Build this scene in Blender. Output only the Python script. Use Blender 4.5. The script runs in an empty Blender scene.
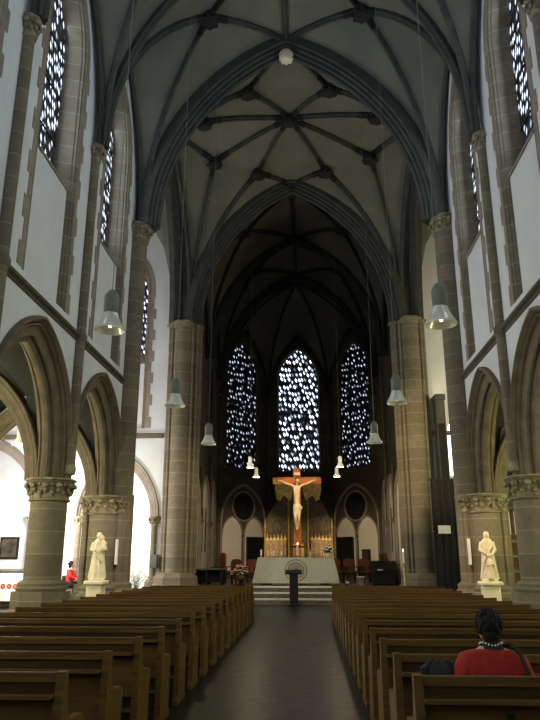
import bpy, bmesh, math, random
from mathutils import Vector, Matrix
random.seed(7)
PI = math.pi
scene = bpy.context.scene
COL = scene.collection
def cosd(a): return math.cos(math.radians(a))
def sind(a): return math.sin(math.radians(a))

# ------------------------------------------------------------------ materials
def newmat(name):
    m = bpy.data.materials.new(name); m.use_nodes = True
    nt = m.node_tree; nt.nodes.clear()
    out = nt.nodes.new('ShaderNodeOutputMaterial')
    b = nt.nodes.new('ShaderNodeBsdfPrincipled')
    nt.links.new(b.outputs[0], out.inputs[0])
    return m, nt, b, out
def noise_mat(name, c1, c2, scale=3.0, rough=.8, detail=4, bump=0, space='world', metallic=0, spec=.3, stretch=(1,1,1)):
    m, nt, b, out = newmat(name)
    if space == 'world':
        g = nt.nodes.new('ShaderNodeNewGeometry'); src = g.outputs['Position']
    else:
        g = nt.nodes.new('ShaderNodeTexCoord'); src = g.outputs['Object']
    mp = nt.nodes.new('ShaderNodeMapping'); mp.inputs['Scale'].default_value = stretch
    nt.links.new(src, mp.inputs[0])
    n = nt.nodes.new('ShaderNodeTexNoise'); n.inputs['Scale'].default_value = scale; n.inputs['Detail'].default_value = detail
    nt.links.new(mp.outputs[0], n.inputs['Vector'])
    r = nt.nodes.new('ShaderNodeValToRGB')
    r.color_ramp.elements[0].position = .3; r.color_ramp.elements[1].position = .7
    r.color_ramp.elements[0].color = (*c1, 1); r.color_ramp.elements[1].color = (*c2, 1)
    nt.links.new(n.outputs[0], r.inputs[0]); nt.links.new(r.outputs[0], b.inputs['Base Color'])
    b.inputs['Roughness'].default_value = rough; b.inputs['Metallic'].default_value = metallic
    b.inputs['Specular IOR Level'].default_value = spec
    if bump:
        bp = nt.nodes.new('ShaderNodeBump'); bp.inputs['Strength'].default_value = bump; bp.inputs['Distance'].default_value = .02
        nt.links.new(n.outputs[0], bp.inputs['Height']); nt.links.new(bp.outputs[0], b.inputs['Normal'])
    return m
def stone_mat(name, c1, c2, mortar, bw=.85, bh=.42, ms=.012, rough=.85):
    """coursed ashlar in world space: height runs along z, length along x+y"""
    m, nt, b, out = newmat(name)
    g = nt.nodes.new('ShaderNodeNewGeometry')
    s = nt.nodes.new('ShaderNodeSeparateXYZ'); nt.links.new(g.outputs['Position'], s.inputs[0])
    a = nt.nodes.new('ShaderNodeMath'); a.operation = 'ADD'
    nt.links.new(s.outputs[0], a.inputs[0]); nt.links.new(s.outputs[1], a.inputs[1])
    a2 = nt.nodes.new('ShaderNodeMath'); a2.operation = 'ADD'; a2.inputs[1].default_value = 100; nt.links.new(a.outputs[0], a2.inputs[0])
    c = nt.nodes.new('ShaderNodeCombineXYZ'); nt.links.new(a2.outputs[0], c.inputs[0]); nt.links.new(s.outputs[2], c.inputs[1])
    br = nt.nodes.new('ShaderNodeTexBrick'); nt.links.new(c.outputs[0], br.inputs['Vector'])
    br.inputs['Scale'].default_value = 1; br.inputs['Brick Width'].default_value = bw; br.inputs['Row Height'].default_value = bh
    br.inputs['Mortar Size'].default_value = ms; br.inputs['Mortar Smooth'].default_value = .3
    br.inputs['Color1'].default_value = (*c1, 1); br.inputs['Color2'].default_value = (*c2, 1); br.inputs['Mortar'].default_value = (*mortar, 1)
    n = nt.nodes.new('ShaderNodeTexNoise'); n.inputs['Scale'].default_value = 6; n.inputs['Detail'].default_value = 5
    nt.links.new(g.outputs['Position'], n.inputs['Vector'])
    mx = nt.nodes.new('ShaderNodeMixRGB'); mx.blend_type = 'MULTIPLY'; mx.inputs[0].default_value = .45
    rp = nt.nodes.new('ShaderNodeValToRGB'); rp.color_ramp.elements[0].position = .3; rp.color_ramp.elements[1].position = .7
    rp.color_ramp.elements[0].color = (.55, .55, .55, 1)
    nt.links.new(n.outputs[0], rp.inputs[0])
    nt.links.new(br.outputs[0], mx.inputs[1]); nt.links.new(rp.outputs[0], mx.inputs[2])
    nt.links.new(mx.outputs[0], b.inputs['Base Color'])
    b.inputs['Roughness'].default_value = rough; b.inputs['Specular IOR Level'].default_value = .2
    return m
def emit_mat(name, col, strength):
    m, nt, b, out = newmat(name)
    b.inputs['Base Color'].default_value = (*col, 1)
    b.inputs['Emission Color'].default_value = (*col, 1); b.inputs['Emission Strength'].default_value = strength
    return m
def glass_mat(name, strength, sx=.17, sy=.30, tint=(.72, .82, 1.0), lo=.02, e0=.22, e1=.36, hi=.75):
    """leaded window: staggered pale lozenges of uneven brightness on black lead, lit by the day outside"""
    m, nt, b, out = newmat(name)
    tc = nt.nodes.new('ShaderNodeTexCoord')
    mp = nt.nodes.new('ShaderNodeMapping'); mp.inputs['Scale'].default_value = (1/sx, 1/sy, 1)
    nt.links.new(tc.outputs['UV'], mp.inputs[0])
    v = nt.nodes.new('ShaderNodeTexVoronoi'); v.voronoi_dimensions = '2D'; v.feature = 'F1'; v.distance = 'MANHATTAN'
    v.inputs['Scale'].default_value = 1.0; v.inputs['Randomness'].default_value = .62
    # shear so that rows stagger
    sep = nt.nodes.new('ShaderNodeSeparateXYZ'); nt.links.new(mp.outputs[0], sep.inputs[0])
    h = nt.nodes.new('ShaderNodeMath'); h.operation = 'MULTIPLY_ADD'; h.inputs[1].default_value = .5
    nt.links.new(sep.outputs[1], h.inputs[0]); nt.links.new(sep.outputs[0], h.inputs[2])
    cb = nt.nodes.new('ShaderNodeCombineXYZ'); nt.links.new(h.outputs[0], cb.inputs[0]); nt.links.new(sep.outputs[1], cb.inputs[1])
    nt.links.new(cb.outputs[0], v.inputs['Vector'])
    rp = nt.nodes.new('ShaderNodeValToRGB'); rp.color_ramp.elements[0].position = e0; rp.color_ramp.elements[1].position = e1
    rp.color_ramp.elements[0].color = (1, 1, 1, 1); rp.color_ramp.elements[1].color = (0, 0, 0, 1)
    nt.links.new(v.outputs['Distance'], rp.inputs[0])
    sc = nt.nodes.new('ShaderNodeSeparateColor'); nt.links.new(v.outputs['Color'], sc.inputs[0])
    r2 = nt.nodes.new('ShaderNodeValToRGB'); r2.color_ramp.elements[0].position = .12; r2.color_ramp.elements[1].position = hi
    r2.color_ramp.elements[0].color = (lo, lo, lo, 1); r2.color_ramp.elements[1].color = (1, 1, 1, 1)
    nt.links.new(sc.outputs[0], r2.inputs[0])
    mu = nt.nodes.new('ShaderNodeMath'); mu.operation = 'MULTIPLY'
    nt.links.new(rp.outputs[0], mu.inputs[0]); nt.links.new(r2.outputs[0], mu.inputs[1])
    ms = nt.nodes.new('ShaderNodeMath'); ms.operation = 'MULTIPLY'; ms.inputs[1].default_value = strength
    nt.links.new(mu.outputs[0], ms.inputs[0])
    b.inputs['Base Color'].default_value = (.012, .014, .02, 1); b.inputs['Roughness'].default_value = .35
    b.inputs['Emission Color'].default_value = (*tint, 1)
    nt.links.new(ms.outputs[0], b.inputs['Emission Strength'])
    return m
def wood_mat(name, c1, c2, rough=.42):
    return noise_mat(name, c1, c2, scale=5, rough=rough, detail=5, space='object', stretch=(.35, 3, 6), spec=.15)

M = {}
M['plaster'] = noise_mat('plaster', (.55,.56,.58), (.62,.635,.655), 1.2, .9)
M['plaster_warm'] = noise_mat('plaster_warm', (.62,.58,.48), (.70,.66,.56), 1.2, .9)
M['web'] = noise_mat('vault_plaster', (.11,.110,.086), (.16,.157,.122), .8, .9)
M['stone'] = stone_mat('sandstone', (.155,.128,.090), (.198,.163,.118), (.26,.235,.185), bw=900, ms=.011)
M['archstone'] = noise_mat('arch_stone', (.10,.077,.052), (.165,.128,.088), 4, .85, bump=.2)
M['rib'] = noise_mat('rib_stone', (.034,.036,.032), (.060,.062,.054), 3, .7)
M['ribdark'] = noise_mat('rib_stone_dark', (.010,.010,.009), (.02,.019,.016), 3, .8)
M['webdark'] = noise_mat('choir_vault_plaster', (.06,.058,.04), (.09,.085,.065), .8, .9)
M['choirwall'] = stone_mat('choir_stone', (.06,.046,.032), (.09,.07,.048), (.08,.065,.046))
M['quoin'] = noise_mat('quoin_stone', (.19,.155,.13), (.28,.23,.19), 2.2, .85)
M['capital'] = noise_mat('capital_stone', (.15,.125,.08), (.28,.24,.16), 9, .8, bump=.5)
M['floor'] = None
M['pew'] = wood_mat('pew_oak', (.068,.036,.009), (.125,.067,.017), .6)
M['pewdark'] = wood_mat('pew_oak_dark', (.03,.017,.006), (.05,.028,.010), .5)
M['wood'] = wood_mat('brown_wood', (.11,.055,.025), (.19,.095,.04), .5)
M['redwood'] = wood_mat('reddish_wood', (.20,.055,.03), (.30,.09,.05), .5)
M['crosswood'] = wood_mat('cross_wood', (.36,.12,.035), (.50,.19,.06), .5)
M['black'] = noise_mat('black_lacquer', (.004,.004,.004), (.009,.008,.008), 5, .6)
M['blackcloth'] = noise_mat('black_cloth', (.010,.010,.011), (.022,.021,.021), 30, .9)
M['iron'] = noise_mat('black_iron', (.010,.010,.010), (.02,.019,.018), 20, .6, metallic=.2)
M['lampgrey'] = noise_mat('lamp_housing', (.10,.115,.09), (.14,.155,.12), 5, .5, space='object')
M['white'] = noise_mat('white_paint', (.72,.71,.68), (.80,.79,.76), 5, .6, space='object')
M['linen'] = noise_mat('altar_linen', (.52,.53,.42), (.60,.60,.49), 14, .9, bump=.3, space='object')
M['lace'] = noise_mat('lace_border', (.55,.55,.47), (.75,.74,.65), 60, .9, space='object')
M['gold'] = noise_mat('old_gold', (.40,.26,.06), (.85,.58,.17), 12, .4, metallic=.25, bump=.6)
M['relief'] = noise_mat('carved_relief', (.30,.19,.10), (.70,.50,.29), 13, .6, bump=1.0)
M['painted'] = noise_mat('dark_painted_panel', (.035,.04,.018), (.16,.12,.055), 5, .55)
M['corpus'] = noise_mat('carved_figure', (.66,.50,.30), (.78,.62,.40), 12, .55, space='object')
M['statue'] = noise_mat('carved_limestone', (.60,.53,.38), (.74,.66,.50), 9, .7, bump=.2, space='object')
M['marble'] = noise_mat('step_marble', (.13,.105,.075), (.24,.19,.135), 4, .4)
M['stepedge'] = noise_mat('step_nosing', (.74,.72,.64), (.84,.82,.74), 5, .4)
M['red'] = noise_mat('red_wool', (.22,.012,.010), (.31,.022,.017), 22, .9, space='object')
M['redbright'] = noise_mat('bright_red_jacket', (.60,.02,.02), (.72,.04,.035), 22, .8, space='object')
M['skin'] = noise_mat('skin', (.50,.28,.19), (.58,.34,.24), 12, .55, space='object')
M['hair'] = noise_mat('dark_hair', (.004,.003,.0025), (.010,.007,.005), 60, .8, space='object', stretch=(1,1,.2), bump=.6)
M['leaf'] = noise_mat('leaf', (.03,.07,.02), (.08,.15,.04), 12, .6)
M['petalwhite'] = noise_mat('pale_petals', (.70,.70,.62), (.85,.85,.80), 20, .7)
M['petalred'] = noise_mat('red_petals', (.75,.12,.09), (.95,.42,.34), 20, .7)
M['terracotta'] = noise_mat('terracotta', (.22,.10,.05), (.32,.15,.08), 8, .8)
M['leather'] = noise_mat('brown_leather', (.15,.055,.028), (.23,.09,.045), 9, .5)
M['metalgrey'] = noise_mat('grey_board', (.10,.105,.09), (.14,.145,.12), 4, .7)
M['casegrey'] = noise_mat('dark_green_case', (.035,.038,.030), (.055,.058,.046), 4, .7)
M['string'] = noise_mat('string_course_stone', (.06,.055,.042), (.095,.085,.066), 4, .85)
M['paper'] = noise_mat('paper', (.78,.77,.74), (.85,.84,.8), 4, .8)
M['picturedark'] = noise_mat('picture_paint', (.015,.013,.010), (.10,.075,.05), 3.5, .5, space='object')
M['tube'] = noise_mat('speaker_white', (.70,.68,.66), (.78,.76,.74), 4, .5)
M['flame'] = emit_mat('candle_flame', (1, .55, .2), 40)
M['bulb'] = emit_mat('lamp_bulb', (1, .86, .62), 5)
M['bulblit'] = emit_mat('lamp_bulb_lit', (1, .86, .62), 22)
M['glass_nave'] = glass_mat('clerestory_glass', 2.2, .13, .27, e0=.28, e1=.42, hi=.45)
M['glass_apse'] = glass_mat('apse_glass', 4.0, .20, .36, e0=.25, e1=.42)
M['glass_apse_side'] = glass_mat('apse_side_glass', 1.7, .20, .36, lo=.0, e0=.12, e1=.30)
M['glass_west_fill'] = glass_mat('west_fill_glass', 9.0, .3, .4, e0=.4, e1=.56)  # glowing pane of the window added behind the camera
M['glass_plain'] = emit_mat('plain_daylight_glass', (.93, .96, 1.0), 5)

def shade_mat():
    m, nt, b, out = newmat('lamp_shade')
    b.inputs['Base Color'].default_value = (.62,.62,.56,1); b.inputs['Roughness'].default_value = .25
    b.inputs['Transmission Weight'].default_value = .25; b.inputs['Metallic'].default_value = .15
    return m
M['shade'] = shade_mat()
def shade_lit():
    m, nt, b, out = newmat('lamp_shade_lit')
    b.inputs['Base Color'].default_value = (.8,.74,.6,1)
    b.inputs['Emission Color'].default_value = (1,.84,.58,1); b.inputs['Emission Strength'].default_value = .35
    return m
M['shadelit'] = shade_lit()
def floor_mat():
    m, nt, b, out = newmat('stone_floor')
    g = nt.nodes.new('ShaderNodeNewGeometry')
    br = nt.nodes.new('ShaderNodeTexBrick'); nt.links.new(g.outputs['Position'], br.inputs['Vector'])
    br.inputs['Scale'].default_value = 1; br.inputs['Brick Width'].default_value = .6; br.inputs['Row Height'].default_value = .6
    br.inputs['Mortar Size'].default_value = .008; br.offset = 0
    br.inputs['Color1'].default_value = (.006,.0078,.0062,1); br.inputs['Color2'].default_value = (.009,.0105,.0085,1); br.inputs['Mortar'].default_value = (.007,.008,.007,1)
    nt.links.new(br.outputs[0], b.inputs['Base Color'])
    n = nt.nodes.new('ShaderNodeTexNoise'); n.inputs['Scale'].default_value = 5; nt.links.new(g.outputs['Position'], n.inputs['Vector'])
    mr = nt.nodes.new('ShaderNodeMapRange'); mr.inputs['To Min'].default_value = .26; mr.inputs['To Max'].default_value = .42
    nt.links.new(n.outputs[0], mr.inputs[0]); nt.links.new(mr.outputs[0], b.inputs['Roughness'])
    b.inputs['Specular IOR Level'].default_value = .14
    return m
M['floor'] = floor_mat()
def lit_cloth():
    """altar cloth with a row of red flower ornaments"""
    m, nt, b, out = newmat('flowered_cloth')
    tc = nt.nodes.new('ShaderNodeTexCoord')
    mp = nt.nodes.new('ShaderNodeMapping'); mp.inputs['Scale'].default_value = (4.6, 4.6, 4.6)
    nt.links.new(tc.outputs['Object'], mp.inputs[0])
    sp = nt.nodes.new('ShaderNodeSeparateXYZ'); nt.links.new(mp.outputs[0], sp.inputs[0])
    fx = nt.nodes.new('ShaderNodeMath'); fx.operation = 'PINGPONG'; fx.inputs[1].default_value = .5; nt.links.new(sp.outputs[0], fx.inputs[0])
    fz = nt.nodes.new('ShaderNodeMath'); fz.operation = 'SUBTRACT'; fz.inputs[1].default_value = 3.2; nt.links.new(sp.outputs[2], fz.inputs[0])
    cb = nt.nodes.new('ShaderNodeCombineXYZ'); nt.links.new(fx.outputs[0], cb.inputs[0]); nt.links.new(fz.outputs[0], cb.inputs[1])
    ln = nt.nodes.new('ShaderNodeVectorMath'); ln.operation = 'LENGTH'; nt.links.new(cb.outputs[0], ln.inputs[0])
    rp = nt.nodes.new('ShaderNodeValToRGB'); rp.color_ramp.interpolation = 'CONSTANT'
    rp.color_ramp.elements[0].color = (.55,.32,.06,1); rp.color_ramp.elements[1].position = .42; rp.color_ramp.elements[1].color = (.74,.72,.64,1)
    e = rp.color_ramp.elements.new(.12); e.color = (.42,.04,.03,1)
    nt.links.new(ln.outputs['Value'], rp.inputs[0]); nt.links.new(rp.outputs[0], b.inputs['Base Color'])
    b.inputs['Roughness'].default_value = .9
    return m
M['flowercloth'] = lit_cloth()

# the right-hand side of the nave and crossing stands slightly further out than the left
SITE = [True]
def site(p):
    x, y, z = p
    if x > .5: x += .14*min(1, (x-.5)/3.5)*(1 if y < 26 else max(0, 1-(y-26)/2))
    return (x, y, z)
# ------------------------------------------------------------------ mesh helpers
class MB:
    def __init__(s): s.v = []; s.f = []; s.uv = None
    def add(s, vs, fs):
        o = len(s.v); s.v += [tuple(p) for p in vs]; s.f += [tuple(i+o for i in f) for f in fs]; return s
    def box(s, x0, x1, y0, y1, z0, z1, bev=0):
        if bev > 0:
            bm = bmesh.new(); bmesh.ops.create_cube(bm, size=1)
            for v in bm.verts: v.co = Vector(((x0+x1)/2+v.co.x*(x1-x0), (y0+y1)/2+v.co.y*(y1-y0), (z0+z1)/2+v.co.z*(z1-z0)))
            bmesh.ops.bevel(bm, geom=bm.edges[:], offset=bev, segments=1, affect='EDGES', profile=.5)
            bm.verts.index_update()
            s.add([v.co for v in bm.verts], [[v.index for v in f.verts] for f in bm.faces]); bm.free(); return s
        vs = [(x0,y0,z0),(x1,y0,z0),(x1,y1,z0),(x0,y1,z0),(x0,y0,z1),(x1,y0,z1),(x1,y1,z1),(x0,y1,z1)]
        return s.add(vs, [(0,3,2,1),(4,5,6,7),(0,1,5,4),(1,2,6,5),(2,3,7,6),(3,0,4,7)])
    def lathe(s, prof, cx=0, cy=0, n=20, sx=1, sy=1, a0=0, a1=360, fn=None, cap=True):
        """prof: list of (r, z)"""
        full = abs(a1-a0) >= 359.9
        m = n if full else n+1
        o = len(s.v)
        for r, z in prof:
            for k in range(m):
                a = math.radians(a0+(a1-a0)*k/n)
                rr = fn(r, z, a) if fn else r
                s.v.append((cx+rr*sx*math.cos(a), cy+rr*sy*math.sin(a), z))
        for i in range(len(prof)-1):
            for k in range(n):
                k2 = (k+1) % m
                s.f.append((o+i*m+k, o+i*m+k2, o+(i+1)*m+k2, o+(i+1)*m+k))
        if cap:
            s.f.append(tuple(o+k for k in range(m))[::-1]); s.f.append(tuple(o+(len(prof)-1)*m+k for k in range(m)))
        return s
    def poly_prism(s, prof, cx, cy, n, rot=0):
        return s.lathe(prof, cx, cy, n, a0=rot, a1=rot+360)
    def extrude(s, pts, axis, a, b):
        """pts 2D polygon; axis 'x' -> (y,z), 'y' -> (x,z), 'z' -> (x,y)"""
        def m3(p, w):
            return {'x': (w, p[0], p[1]), 'y': (p[0], w, p[1]), 'z': (p[0], p[1], w)}[axis]
        n = len(pts)
        vs = [m3(p, a) for p in pts]+[m3(p, b) for p in pts]
        fs = [tuple(range(n))[::-1], tuple(range(n, 2*n))]+[(i, (i+1) % n, n+(i+1) % n, n+i) for i in range(n)]
        return s.add(vs, fs)
    def sweep(s, path, prof, B, closed=False):
        """planar sweep. prof: (n,t): n along N = inward normal (B x T), t along B"""
        B = Vector(B).normalized(); P = [Vector(p) for p in path]; n = len(P); o = len(s.v); m = len(prof)
        for i in range(n):
            if i == 0: T0 = T1 = (P[1]-P[0]).normalized()
            elif i == n-1: T0 = T1 = (P[-1]-P[-2]).normalized()
            else: T0 = (P[i]-P[i-1]).normalized(); T1 = (P[i+1]-P[i]).normalized()
            T = (T0+T1).normalized(); c = max(.25, T.dot(T0)); N = B.cross(T).normalized()
            for (a, t) in prof: s.v.append(tuple(P[i]+N*(a/c)+B*t))
        for i in range(n-1):
            for k in range(m):
                k2 = (k+1) % m
                s.f.append((o+i*m+k, o+i*m+k2, o+(i+1)*m+k2, o+(i+1)*m+k))
        s.f.append(tuple(o+k for k in range(m))[::-1]); s.f.append(tuple(o+(n-1)*m+k for k in range(m)))
        return s
    def tube(s, pts, r, n=8):
        """round tube along 3D points; r a number or a list"""
        P = [Vector(p) for p in pts]; o = len(s.v); R = r if isinstance(r, (list, tuple)) else [r]*len(P)
        up = Vector((0,0,1))
        for i, p in enumerate(P):
            T = (P[min(i+1, len(P)-1)]-P[max(i-1, 0)]).normalized()
            A = T.cross(up)
            if A.length < .05: A = T.cross(Vector((0,1,0)))
            A.normalize(); Bn = T.cross(A).normalized()
            for k in range(n):
                a = 2*PI*k/n
                s.v.append(tuple(p+(A*math.cos(a)+Bn*math.sin(a))*R[i]))
        for i in range(len(P)-1):
            for k in range(n):
                k2 = (k+1) % n
                s.f.append((o+i*n+k, o+i*n+k2, o+(i+1)*n+k2, o+(i+1)*n+k))
        s.f.append(tuple(o+k for k in range(n))[::-1]); s.f.append(tuple(o+(len(P)-1)*n+k for k in range(n)))
        return s
    def ball(s, c, r, n=10, m=7):
        rx, ry, rz = r if isinstance(r, (list, tuple)) else (r, r, r); o = len(s.v)
        s.v.append((c[0], c[1], c[2]-rz))
        for i in range(1, m):
            b = -PI/2+PI*i/m
            for k in range(n):
                a = 2*PI*k/n
                s.v.append((c[0]+rx*math.cos(b)*math.cos(a), c[1]+ry*math.cos(b)*math.sin(a), c[2]+rz*math.sin(b)))
        s.v.append((c[0], c[1], c[2]+rz)); e = len(s.v)-1
        for k in range(n):
            k2 = (k+1) % n
            s.f.append((o, o+1+k2, o+1+k)); s.f.append((e, o+1+(m-2)*n+k, o+1+(m-2)*n+k2))
            for i in range(m-2): s.f.append((o+1+i*n+k, o+1+i*n+k2, o+1+(i+1)*n+k2, o+1+(i+1)*n+k))
        return s
    def xf(s, mat):
        s.v = [tuple(mat @ Vector(p)) for p in s.v]; return s
    def build(s, name, mat, parent=None, smooth=True, angle=38):
        if SITE[0] and (parent is None or parent.location.length < 1e-6): s.v = [site(p) for p in s.v]
        me = bpy.data.meshes.new(name); me.from_pydata(s.v, [], s.f); me.validate()
        bm = bmesh.new(); bm.from_mesh(me); bmesh.ops.recalc_face_normals(bm, faces=bm.faces); bm.to_mesh(me); bm.free()
        me.materials.append(mat)
        if smooth:
            for p in me.polygons: p.use_smooth = True
            me.set_sharp_from_angle(angle=math.radians(angle))
        o = bpy.data.objects.new(name, me); COL.objects.link(o)
        if parent: o.parent = parent
        return o
def tag(o, label=None, cat=None, group=None, kind=None):
    if label: o['label'] = label
    if cat: o['category'] = cat
    if group: o['group'] = group
    if kind: o['kind'] = kind
    return o
def thing(name, label, cat, loc=(0,0,0), rz=0, group=None):
    o = bpy.data.objects.new(name, None); COL.objects.link(o); o.empty_display_size = .1
    o.location = loc; o.rotation_euler = (0, 0, rz)
    return tag(o, label, cat, group)
def struct(name, parent=None):
    o = bpy.data.objects.new(name, None); COL.objects.link(o); o['kind'] = 'structure'; return o
def copy_tree(o, parent=None):
    c = o.copy(); COL.objects.link(c); c.parent = parent
    for ch in list(o.children): copy_tree(ch, c)
    return c
def plate(outline, holes, axis, a, b):
    """a flat wall with holes, real thickness. returns MB. axis as in extrude"""
    cu = bpy.data.curves.new('tmp', 'CURVE'); cu.dimensions = '2D'; cu.fill_mode = 'BOTH'; cu.extrude = .5
    for loop in [outline]+holes:
        sp = cu.splines.new('POLY'); sp.points.add(len(loop)-1)
        for i, (x, y) in enumerate(loop): sp.points[i].co = (x, y, 0, 1)
        sp.use_cyclic_u = True
    ob = bpy.data.objects.new('tmp', cu); COL.objects.link(ob)
    dg = bpy.context.evaluated_depsgraph_get(); dg.update()
    me = bpy.data.meshes.new_from_object(ob.evaluated_get(dg))
    mb = MB()
    for v in me.vertices:
        w = a+(v.co.z+.5)*(b-a)
        mb.v.append({'x': (w, v.co.x, v.co.y), 'y': (v.co.x, w, v.co.y), 'z': (v.co.x, v.co.y, w)}[axis])
    mb.f = [tuple(p.vertices) for p in me.polygons]
    bpy.data.objects.remove(ob); bpy.data.curves.remove(cu); bpy.data.meshes.remove(me)
    # weld
    bm = bmesh.new(); vs = [bm.verts.new(p) for p in mb.v]
    for f in mb.f:
        try: bm.faces.new([vs[i] for i in f])
        except ValueError: pass
    bmesh.ops.remove_doubles(bm, verts=bm.verts, dist=1e-4); bm.verts.index_update()
    out = MB(); out.v = [tuple(v.co) for v in bm.verts]; out.f = [tuple(v.index for v in f.verts) for f in bm.faces]; bm.free()
    return out
def arch_pts(c, a, z0, h, n=10):
    """pointed arch from left spring over the apex to right spring, 2D"""
    R = (a*a+h*h)/(2*a)
    th = math.asin(min(1, h/R)); L = []
    for i in range(n+1):
        t = th*i/n; L.append((c-a+R-R*math.cos(t), z0+R*math.sin(t)))
    return L+[(2*c-x, z) for x, z in L[-2::-1]]
def arch_hole(c, a, zb, z0, h, n=10):
    return [(c-a, zb)]+arch_pts(c, a, z0, h, n)+[(c+a, zb)]
def skin(verts, edges, radii, root=0, sub=2):
    me = bpy.data.meshes.new('sk'); me.from_pydata(verts, edges, [])
    ob = bpy.data.objects.new('sk', me); COL.objects.link(ob)
    md = ob.modifiers.new('s', 'SKIN'); md.use_smooth_shade = True
    lay = me.skin_vertices[0].data if me.skin_vertices else None
    if lay is None:
        bm = bmesh.new(); bm.from_mesh(me); bm.verts.layers.skin.verify(); bm.to_mesh(me); bm.free(); lay = me.skin_vertices[0].data
    for i, r in enumerate(radii):
        lay[i].radius = r if isinstance(r, tuple) else (r, r)
        lay[i].use_root = (i == root)
    sb = ob.modifiers.new('b', 'SUBSURF'); sb.levels = sub; sb.render_levels = sub
    dg = bpy.context.evaluated_depsgraph_get(); dg.update()
    e = bpy.data.meshes.new_from_object(ob.evaluated_get(dg))
    mb = MB(); mb.v = [tuple(v.co) for v in e.vertices]; mb.f = [tuple(p.vertices) for p in e.polygons]
    bpy.data.objects.remove(ob); bpy.data.meshes.remove(me); bpy.data.meshes.remove(e)
    return mb

# ------------------------------------------------------------------ layout
XF, XB = 4.38, 4.96            # nave wall: nave face and aisle face
WP, EP = 17.2, 24.7            # west and east crossing piers
NAVE = [WP-3.85*k for k in range(0, 7)]        # 17.2, 13.35, 9.5, 5.65, 1.8, -2.05, -5.9
YW = NAVE[-1]
ZS = 3.09                      # arcade springing
ZC = 10.35                     # bottom of the vault capitals
ZV = 10.75                     # springing of the vault
HR = 17.05                     # ridge
SX = {'left': -1, 'right': 1}
def NY(s, k): return NAVE[k]
TX, TY0, TY1 = 13.4, WP+.35, 25.0     # transept
AX = 8.4                       # aisle wall

def capital_mb(mb, cx, cy, r, z0, z1, n=12, leaves=9, rt=None, sq=False):
    rt = rt or r*1.42; h = z1-z0
    mb.lathe([(r*.98, z0), (r*1.14, z0+.02*h/.4), (r*1.16, z0+.10*h), (r*1.02, z0+.15*h), (r*1.03, z0+.45*h), (r*1.12, z0+.66*h), (rt*.93, z0+.80*h)], cx, cy, 20)
    mb.lathe([(rt*.90, z0+.79*h), (rt*.98, z0+.84*h), (rt*.94, z0+.88*h), (rt*1.03, z0+.92*h), (rt*1.03, z1)], cx, cy, 8, a0=22.5, a1=382.5)
    for tier, (zz, rr, k, s) in enumerate([(.38, r*1.10, leaves, .85), (.68, rt*.93, leaves, 1.0)]):
        for i in range(k):
            a = 2*PI*(i+.5*tier)/k
            x, y, z = cx+rr*math.cos(a), cy+rr*math.sin(a), z0+zz*h
            e = h*.145*s
            mb.ball((x, y, z), (e, e, e*.85), 6, 5)
            mb.ball((x-math.cos(a)*e*.5, y-math.sin(a)*e*.5, z-e*1.1), (e*.55, e*.55, e*1.2), 6, 4)
            a2 = a+PI/k
            mb.ball((cx+rr*.93*math.cos(a2), cy+rr*.93*math.sin(a2), z+e*.35), (e*.5, e*.5, e*.6), 5, 4)
    return mb

ARC = [(-.16,-.06),(-.13,-.12),(-.08,-.12),(-.05,-.05),(-.03,.0),(.03,.0),(.05,.03),(.08,.02),(.11,.05),(.10,.09),(.07,.11),(.08,.15),
       (.15,.15),(.17,.18),(.21,.17),(.24,.20),(.23,.24),(.20,.26),(.21,.28),(.29,.28),(.33,.32),(.34,.36)]
ARC = [(-.13,-.06),(-.11,-.10),(-.07,-.10),(-.04,-.04),(-.02,.0),(.035,.0),(.05,.03),(.055,.07),(.10,.10),(.16,.11),(.22,.11),(.235,.14),(.215,.17),(.22,.20),(.29,.21),(.335,.235),(.35,.29)]
ARC = ARC+[(n, .58-t) for n, t in ARC[-2:4:-1]]+[(-.05,.56),(-.13,.45)]

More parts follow.
